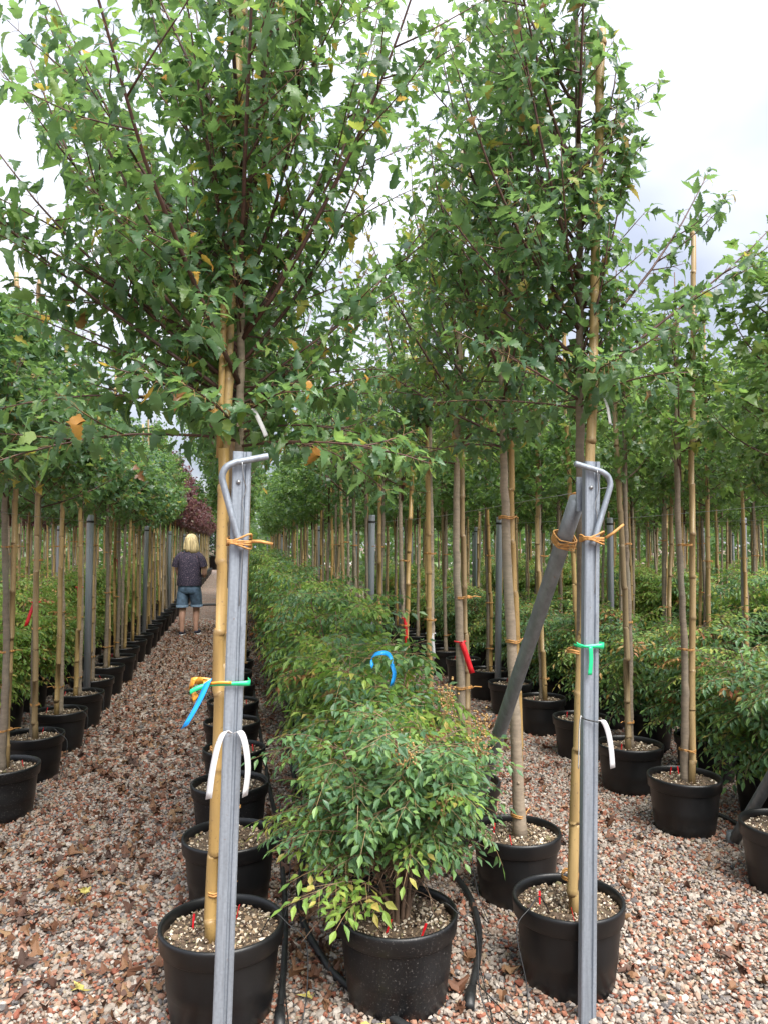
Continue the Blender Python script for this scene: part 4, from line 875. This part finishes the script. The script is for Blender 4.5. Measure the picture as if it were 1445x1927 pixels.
# ------------------------------------------------------------------ gravel (stuff), fallen leaves, litter
r = np.random.default_rng(5)
def scatter(y0, y1, sp, keep):
    xs = np.arange(-9, 14, sp); ys = np.arange(y0, y1, sp); X, Y = np.meshgrid(xs, ys); P = np.column_stack([X.ravel(), Y.ravel()]) + r.uniform(-sp * .55, sp * .55, (X.size, 2))
    u, v, d = proj(np.column_stack([P, np.zeros(len(P))])); s = (d > .4) & (u > -150) & (u < 1600) & (v < 2120); P = P[s]
    px = np.array(pots_xy); 
    px = px[px[:, 1] < y1 + 1]; ok = np.ones(len(P), bool)
    for a in px: ok &= ((P[:, 0] - a[0]) ** 2 + (P[:, 1] - a[1]) ** 2) > .158 ** 2
    return P[ok]
P = scatter(2.0, 6.0, .0156, None); n = len(P); sz = r.lognormal(math.log(.0088), .33, n).clip(.004, .02)
V1, T1 = stones(r, np.column_stack([P, sz * .25 + r.uniform(0, .009, n)]), sz, (IV, IT), (.4, .75), .22, .45)
P2 = scatter(6.0, 17, .036, None); 
P2 = P2[(np.abs(P2[:, 0]) < 9)]
n2 = len(P2); sz2 = r.lognormal(math.log(.0175), .3, n2).clip(.008, .03)
V2, T2 = stones(r, np.column_stack([P2, r.uniform(0, .008, n2)]), sz2, (OV, OT), (.35, .6), .25, .4)
go = link('gravel', mesh_np('gravel', np.vstack([V1, V2]), [np.vstack([T1, T2 + len(V1)])], [M['gravel']]))
tag(go, 'crushed gravel of grey, white and brick red chips covering the ground', 'gravel', None, 'stuff')
DL = []
for s in range(5):
    rr = np.random.default_rng(200 + s); V, q, t3, pq = maple_leaf(['field', 'amur'][s % 2], rr.uniform(2.0, 3.4) * rr.choice([-1, 1]), rr.uniform(.5, 1.3), .26, s)
    V = V - V.mean(0); V[:, 2] += rr.normal(0, .07, len(V)); DL.append((V, np.vstack([q]), t3, pq))
DLM = [mesh_np('fallen_leaf', V, [q, t3, pq], [M['deadleaf']], None, False) for V, q, t3, pq in DL]; YLM = [mesh_np('fallen_leaf', V, [q, t3, pq], [M['yellowleaf']], None, False) for V, q, t3, pq in DL[:2]]
def ground_pts(n, y0, y1, xc, xs):
    o = []
    while len(o) < n:
        y = y0 + (y1 - y0) * r.random() ** 1.2; x = xc + r.normal(0, xs); u, v, d = proj([x, y, 0])
        if 0 < u < 1445 and v < 1925 and min((x - a) ** 2 + (y - b) ** 2 for a, b in pots_xy) > .21 ** 2: o.append((x, y))
    return o
spots = [(x, y, 'path') for x, y in ground_pts(110, 2.5, 7.5, -.62, .42)] + [(x, y, 'mid') for x, y in ground_pts(60, 2.55, 5, .45, .3)] + [(x, y, 'aisle') for x, y in ground_pts(50, 2.5, 6.5, 1.95, .4)]
LBL = {'path': ('curled brown dead leaf lying on the gravel path left of the ribboned post', 'dead leaves on the path'), 'mid': ('brown dead leaf on the gravel among the hoses between the posts', 'dead leaves among the hoses'), 'aisle': ('brown dead leaf on the gravel aisle past the braced post', 'dead leaves on the aisle')}
LBL['path'] = ('curled brown dead leaf lying on the walking woman\'s gravel path', 'dead leaves on the path')
for i, (x, y, k_) in enumerate(spots):
    o = link('fallen_leaf', DLM[i % 5], None, (x, y, .026)); o.rotation_euler = (r.normal(0, .35), r.normal(0, .35), r.uniform(0, 6.28)); s = r.uniform(.045, .085); o.scale = (s, s, s * .9); tag(o, LBL[k_][0], 'leaf', LBL[k_][1])
for (x, y, s, lb) in [(.42, 2.52, .10, 'yellow-green fallen maple leaf by the hose in front of the dusty pot'), (.27, 2.75, .06, 'small yellow-green fallen leaf beside the ribboned tree\'s pot'), (-.65, 3.75, .06, 'small yellow leaf lying alone on the gravel path'), (-.52, 2.95, .07, 'yellow-brown fallen leaf near the ribboned tree\'s pot')]:
    o = link('fallen_leaf', YLM[0], None, (x, y, .03)); o.rotation_euler = (.1, .1, x * 9); o.scale = (s, s, s * .5); tag(o, lb, 'leaf')
# finer litter
n = 3700; yy = 2.5 + 13 * r.random(n) ** 1.1; xx = np.where(r.random(n) < .68, -.65 + r.normal(0, .38, n), np.where(r.random(n) < .5, .55 + r.normal(0, .35, n), 1.95 + r.normal(0, .4, n)))
ok = np.array([min((x - a) ** 2 + (y - b) ** 2 for a, b in pots_xy if abs(b - y) < .4 and abs(a - x) < .4) > .2 ** 2 if any(abs(b - y) < .4 and abs(a - x) < .4 for a, b in pots_xy) else True for x, y in zip(xx, yy)])
xx, yy = xx[ok], yy[ok]; n = len(xx); VV = []; TT = []; off = 0
for i in range(n):
    V, q, t3, pq = LEAF['field_s'][i % 3]; s = r.uniform(.02, .055); a = r.uniform(0, 6.28); b_ = r.normal(0, .5); Vr = (V - [0, .7, 0]) * s; Vr[:, 2] *= 2.2
    ca, sa, cb, sb = math.cos(a), math.sin(a), math.cos(b_), math.sin(b_); Vr = np.column_stack([Vr[:, 0], Vr[:, 1] * cb - Vr[:, 2] * sb, Vr[:, 1] * sb + Vr[:, 2] * cb]); Vr = np.column_stack([Vr[:, 0] * ca - Vr[:, 1] * sa, Vr[:, 0] * sa + Vr[:, 1] * ca, Vr[:, 2]]) + [xx[i], yy[i], .020 + .006 * r.random()]
    VV.append(Vr); TT.append(t3 + off); off += len(V)
tag(link('leaf_litter', mesh_np('leaf_litter', np.vstack(VV), [np.vstack(TT)], [M['deadleaf']])), 'scattered small brown leaf litter over the gravel', 'leaf litter', None, 'stuff')

# ------------------------------------------------------------------ far things
def big_conifer(x, y, s):
    t = empty('potted_conifer', (x, y, 0)); tag(t, 'dark conifer in a large black tub at the far end of the gravel path', 'tree'); m = MB(); m.lathe([(.001, .02), (.5, .02), (.52, 0), (.60, .8), (.64, .8), (.64, .9), (.58, .9), (.56, .7), (.001, .7)], 28); o = link('pot', m.mesh('pot', M['pot']), t)
    m = MB(); m.tube([[0, 0, .6], [0, 0, 4.6]], [.08, .02], 8); link('trunk', m.mesh('trunk', M['bark_dark']), t)
    rr = np.random.default_rng(3); n = 5200; u = rr.random(n) ** .8; rad = (1 - u) * .95 * rr.uniform(.55, 1.08, n) + .05; a = rr.uniform(0, 6.28, n); p = np.column_stack([rad * np.cos(a), rad * np.sin(a), .85 + u * 4.0]); f = np.column_stack([np.cos(a), np.sin(a), rr.normal(.25, .3, n)])
    o = link('crown', leaves_mesh('crown', 'field_s', p, frames(f, np.tile([0, 0, 1.], (n, 1)) + rr.normal(0, .4, (n, 3))), np.full(n, .17), rr.integers(0, 3, n), [M['conifer'], M['petiole']]), t); o['kind'] = 'stuff'; t.scale = (s, s, s)
big_conifer(-1.15, 50, 1.0)
rr = np.random.default_rng(8); n = 46000; ang = rr.uniform(-.42, .80, n); rad = rr.uniform(27, 44, n); hh = 3.8 + 1.0 * np.sin(ang * 23) * .5 + .8 * np.sin(ang * 57 + 1) * .6; zq = rr.random(n); z = np.where(zq < .45, 2.3 * rr.random(n), 1.9 + (hh - 1.9) * rr.random(n) ** .85)
x = rad * np.sin(ang); y = rad * np.cos(ang); ok = ~((x > -1.9) & (x < .25) & (z < 3.3)); p = np.column_stack([x, y, z])[ok]; n = len(p)
fo = link('distant_trees', leaves_mesh('distant_trees', 'field_s', p, frames(rr.normal(0, 1, (n, 3)) + [0, -.4, 0], np.tile([0, -.3, 1.], (n, 1)) + rr.normal(0, .5, (n, 3))), rr.uniform(.16, .30, n), rr.integers(0, 3, n), [M['leaf_c'], M['petiole']]))
tag(fo, 'far mass of green nursery tree crowns closing the view', 'trees', None, 'stuff')

# ------------------------------------------------------------------ the woman on the path
def person(x, y, rz):
    t = empty('person', (x, y, 0), rz); tag(t, 'person with blonde bob, dark speckled top and denim shorts walking on the gravel path', 'person')
    SK = simple('skin', (.58, .34, .25), .5, nscale=12, namp=.12)
    V = []; E = []; Rr = []
    def ch(pts, rad, root=None):
        prev = root
        for p, q in zip(pts, rad):
            V.append(p); Rr.append(q if isinstance(q, tuple) else (q, q)); i = len(V) - 1
            if prev is not None: E.append((prev, i))
            prev = i
        return prev
    pel = ch([(0, 0, .93)], [(.155, .13)])
    chest = ch([(0, .0, 1.08), (0, .01, 1.22), (0, .015, 1.37)], [(.145, .115), (.15, .12), (.14, .10)], pel)
    neck = ch([(0, .005, 1.46), (.01, .015, 1.52)], [.062, .055], chest)
    head = ch([(.015, .03, 1.60), (.02, .035, 1.68), (.02, .03, 1.74)], [(.078, .088), (.082, .095), (.06, .07)], neck)
    ch([(.03, .135, 1.63)], [.014], head - 1)
    for s in (-1, 1):
        hip = ch([(s * .095, 0, .86), (s * .105, .0 + .04 * s, .66), (s * .10, .02 + .07 * s, .47), (s * .098, -.005 + .085 * s, .33), (s * .098, -.01 + .08 * s, .16), (s * .10, -.01 + .08 * s, .075), (s * .115, .09 + .08 * s, .035), (s * .12, .15 + .08 * s, .03)], [.098, .088, .062, .060, .042, .037, .032, .024], pel)
        if s > 0: arm = [(.165, .0, 1.40), (.225, -.01, 1.33), (.262, .0, 1.19), (.268, .03, 1.06), (.21, .14, 1.04), (.13, .235, 1.06)]
        else: arm = [(-.165, 0, 1.40), (-.215, -.005, 1.33), (-.232, .02, 1.19), (-.225, .05, 1.07), (-.16, .16, 1.06), (-.07, .24, 1.08)]
        w_ = ch(arm, [.062, .055, .047, .043, .038, .028], chest)
        d = unit(np.array(arm[-1]) - np.array(arm[-2])); pal = np.array(arm[-1]) + d * .05; pi_ = ch([tuple(pal)], [(.034, .018)], w_)
        for f_, (l_, o_) in enumerate([(.06, -.022), (.07, -.007), (.066, .008), (.052, .022)]):
            a0 = pal + d * .03 + np.array([0, 0, o_]); ch([tuple(a0), tuple(a0 + d * l_ * .5 + np.array([0, .012, 0])), tuple(a0 + d * l_ * .75 + np.array([-s * .0, -.012, 0]))], [.0095, .0085, .007], pi_)
        th = pal + np.array([0, -.01, .03]); ch([tuple(th), tuple(th + d * .03 + np.array([0, 0, .018]))], [.0105, .009], pi_)
    me = bpy.data.meshes.new('body'); me.from_pydata(V, E, []); ob = bpy.data.objects.new('body_tmp', me); col.objects.link(ob)
    md = ob.modifiers.new('skin', 'SKIN'); md.use_smooth_shade = True
    for sv, q in zip(me.skin_vertices[0].data, Rr): sv.radius = q
    me.skin_vertices[0].data[0].use_root = True
    sm = ob.modifiers.new('sub', 'SUBSURF'); sm.levels = 2; sm.render_levels = 2
    dg = bpy.context.evaluated_depsgraph_get(); nm_ = bpy.data.meshes.new_from_object(ob.evaluated_get(dg)); bpy.data.objects.remove(ob)
    nm_.materials.clear(); nm_.materials.append(SK); nm_.name = 'body'; link('body', nm_, t)
    def loft(rings, seg=28):
        m = MB(); a = np.arange(seg) * 2 * math.pi / seg; Vv = []
        for cx_, cy_, cz_, rx, ry in rings:
            ax = np.sign(np.cos(a)) * np.abs(np.cos(a)) ** .85; ay = np.sign(np.sin(a)) * np.abs(np.sin(a)) ** .85
            Vv.append(np.column_stack([cx_ + rx * ax, cy_ + ry * ay, np.full(seg, cz_)]))
        n = len(rings); i = np.arange(n - 1)[:, None] * seg; j = np.arange(seg)[None]; k = (j + 1) % seg
        m.add(np.vstack(Vv), np.stack([i + j, i + k, i + seg + k, i + seg + j], -1).reshape(-1, 4)); return m
    mt, tt, pp_, oo = mat('speckled_shirt'); nn = noise(tt, 95, 2); tt.links.new(ramp(tt, nn, [(.48, (.026, .024, .045)), (.60, (.055, .040, .075)), (.68, (.30, .22, .27))]), pp_.inputs[0]); pp_.inputs['Roughness'].default_value = .85; bump(tt, pp_, noise(tt, 9, 3), .5, .02)
    sh = loft([(0, 0, .875, .212, .172), (0, 0, .90, .216, .175), (0, 0, 1.0, .208, .165), (0, 0, 1.12, .200, .152), (0, .01, 1.25, .205, .150), (0, .01, 1.33, .200, .140), (0, .008, 1.40, .170, .12), (0, .008, 1.45, .125, .095), (0, .008, 1.475, .09, .078), (0, .008, 1.49, .075, .07)])
    for s in (-1, 1):
        sp_ = bez([[s * .10, .004, 1.415], [s * .165, .0, 1.385], [s * .215, -.004, 1.32], [s * .242, -.004, 1.24], [s * .25, -.002, 1.205]], 12)
        sh.tube(sp_, np.linspace(.070, .074, len(sp_)), 16, False)
    link('shirt', sh.mesh('shirt', mt), t)
    DN = simple('denim', (.10, .165, .25), .8, nscale=16, namp=.4, bmp=.3)
    so = loft([(0, 0, .94, .188, .150), (0, 0, .86, .196, .160), (0, -.005, .78, .198, .158), (0, 0, .74, .19, .14)])
    for s in (-1, 1):
        b_ = loft([(s * .085, .005, .82, .108, .135), (s * .102, .02 * s, .72, .106, .125), (s * .108, .045 * s, .60, .097, .112), (s * .106, .065 * s + .01, .53, .098, .108), (s * .106, .066 * s + .01, .50, .100, .110), (s * .106, .066 * s + .01, .503, .090, .10), (s * .106, .06 * s + .01, .56, .085, .095)], 20)
        so.add(b_.V[0], b_.Q[0])
    pants = link('shorts', so.mesh('shorts', DN), t)
    for s in (-1, 1):
        b_ = loft([(s * .106, .066 * s + .01, .498, .103, .113), (s * .106, .066 * s + .01, .535, .103, .113), (s * .106, .066 * s + .01, .537, .097, .107)], 20); link('cuff', b_.mesh('cuff', simple('pale_denim', (.17, .25, .35), .8, nscale=20, namp=.2)), pants)
    HA = simple('blonde_hair', (.66, .50, .27), .45, nscale=9, namp=.62, sc3=(6, 6, .4), bmp=.9)
    hr = loft([(.018, .02, 1.462, .120, .100), (.018, .02, 1.47, .134, .112), (.018, .018, 1.52, .136, .118), (.018, .018, 1.59, .126, .118), (.018, .02, 1.66, .106, .115), (.018, .022, 1.72, .090, .10), (.018, .022, 1.765, .060, .07), (.018, .022, 1.785, .02, .024), (.018, .022, 1.788, .001, .001)], 40)
    Vh = hr.V[0]; a_ = np.arctan2(Vh[:, 1] - .02, Vh[:, 0] - .018); face = (Vh[:, 1] > .09) & (Vh[:, 2] < 1.70); Vh[face, 1] = np.minimum(Vh[face, 1], .085)
    rr_ = np.random.default_rng(2); lk = .009 * np.sin(a_ * 9) + .006 * np.sin(a_ * 15 + 1); Vh[:, 0] += lk * np.cos(a_); Vh[:, 1] += lk * np.sin(a_); low_ = Vh[:, 2] < 1.48; Vh[low_, 2] += .010 * np.sin(a_[low_] * 7) - .03 * np.cos(a_[low_])
    link('hair', hr.mesh('hair', HA), t)
    for s in (-1, 1):
        m = MB(); m.ell((.02 + s * .032, .118, 1.665), (.013, .008, .008)); link('eye', m.mesh('eye', simple('eye', (.6, .6, .6), .2)), t)
        NS = simple('navy_shoe', (.016, .018, .035), .7); m = MB(); yy_ = .08 * s
        m.ell((s * .110, .055 + yy_, .052), (.046, .125, .045), 18, 10); sho = link('shoe', m.mesh('shoe', NS), t); sho.rotation_euler = (0, 0, 0)
        m = MB(); m.ell((s * .110, .055 + yy_, .020), (.050, .132, .020), 18, 8); link('sole', m.mesh('sole', simple('white_sole', (.75, .75, .75), .6)), sho)
    m = MB(); m.ell((.02, .122, 1.595), (.022, .006, .006)); link('mouth', m.mesh('mouth', simple('lips', (.40, .13, .12), .5)), t)
    t.scale = (1., 1., 1.0)
    return t
person(-.76, 14.0, R(-16))
m = MB(); m.box((-.76 + .06, 14.0 + .30, 1.03), (.20, .03, .15), R(-16)); m.box((-.76 + .06, 14.0 + .283, 1.03), (.18, .006, .13), R(-16))
tag(link('notebook', m.mesh('notebook', M['hose'], False)), 'small dark notebook held in front of the person in shorts', 'notebook')
print('TREES', N_TREES, 'posts', n_post, 'leaves', nA, nB, nB2, nB3, 'pebbles', len(P), len(P2), 'objects', len(bpy.data.objects), 'tris', sum(len(me.loops) - 2 * len(me.polygons) for me in bpy.data.meshes))
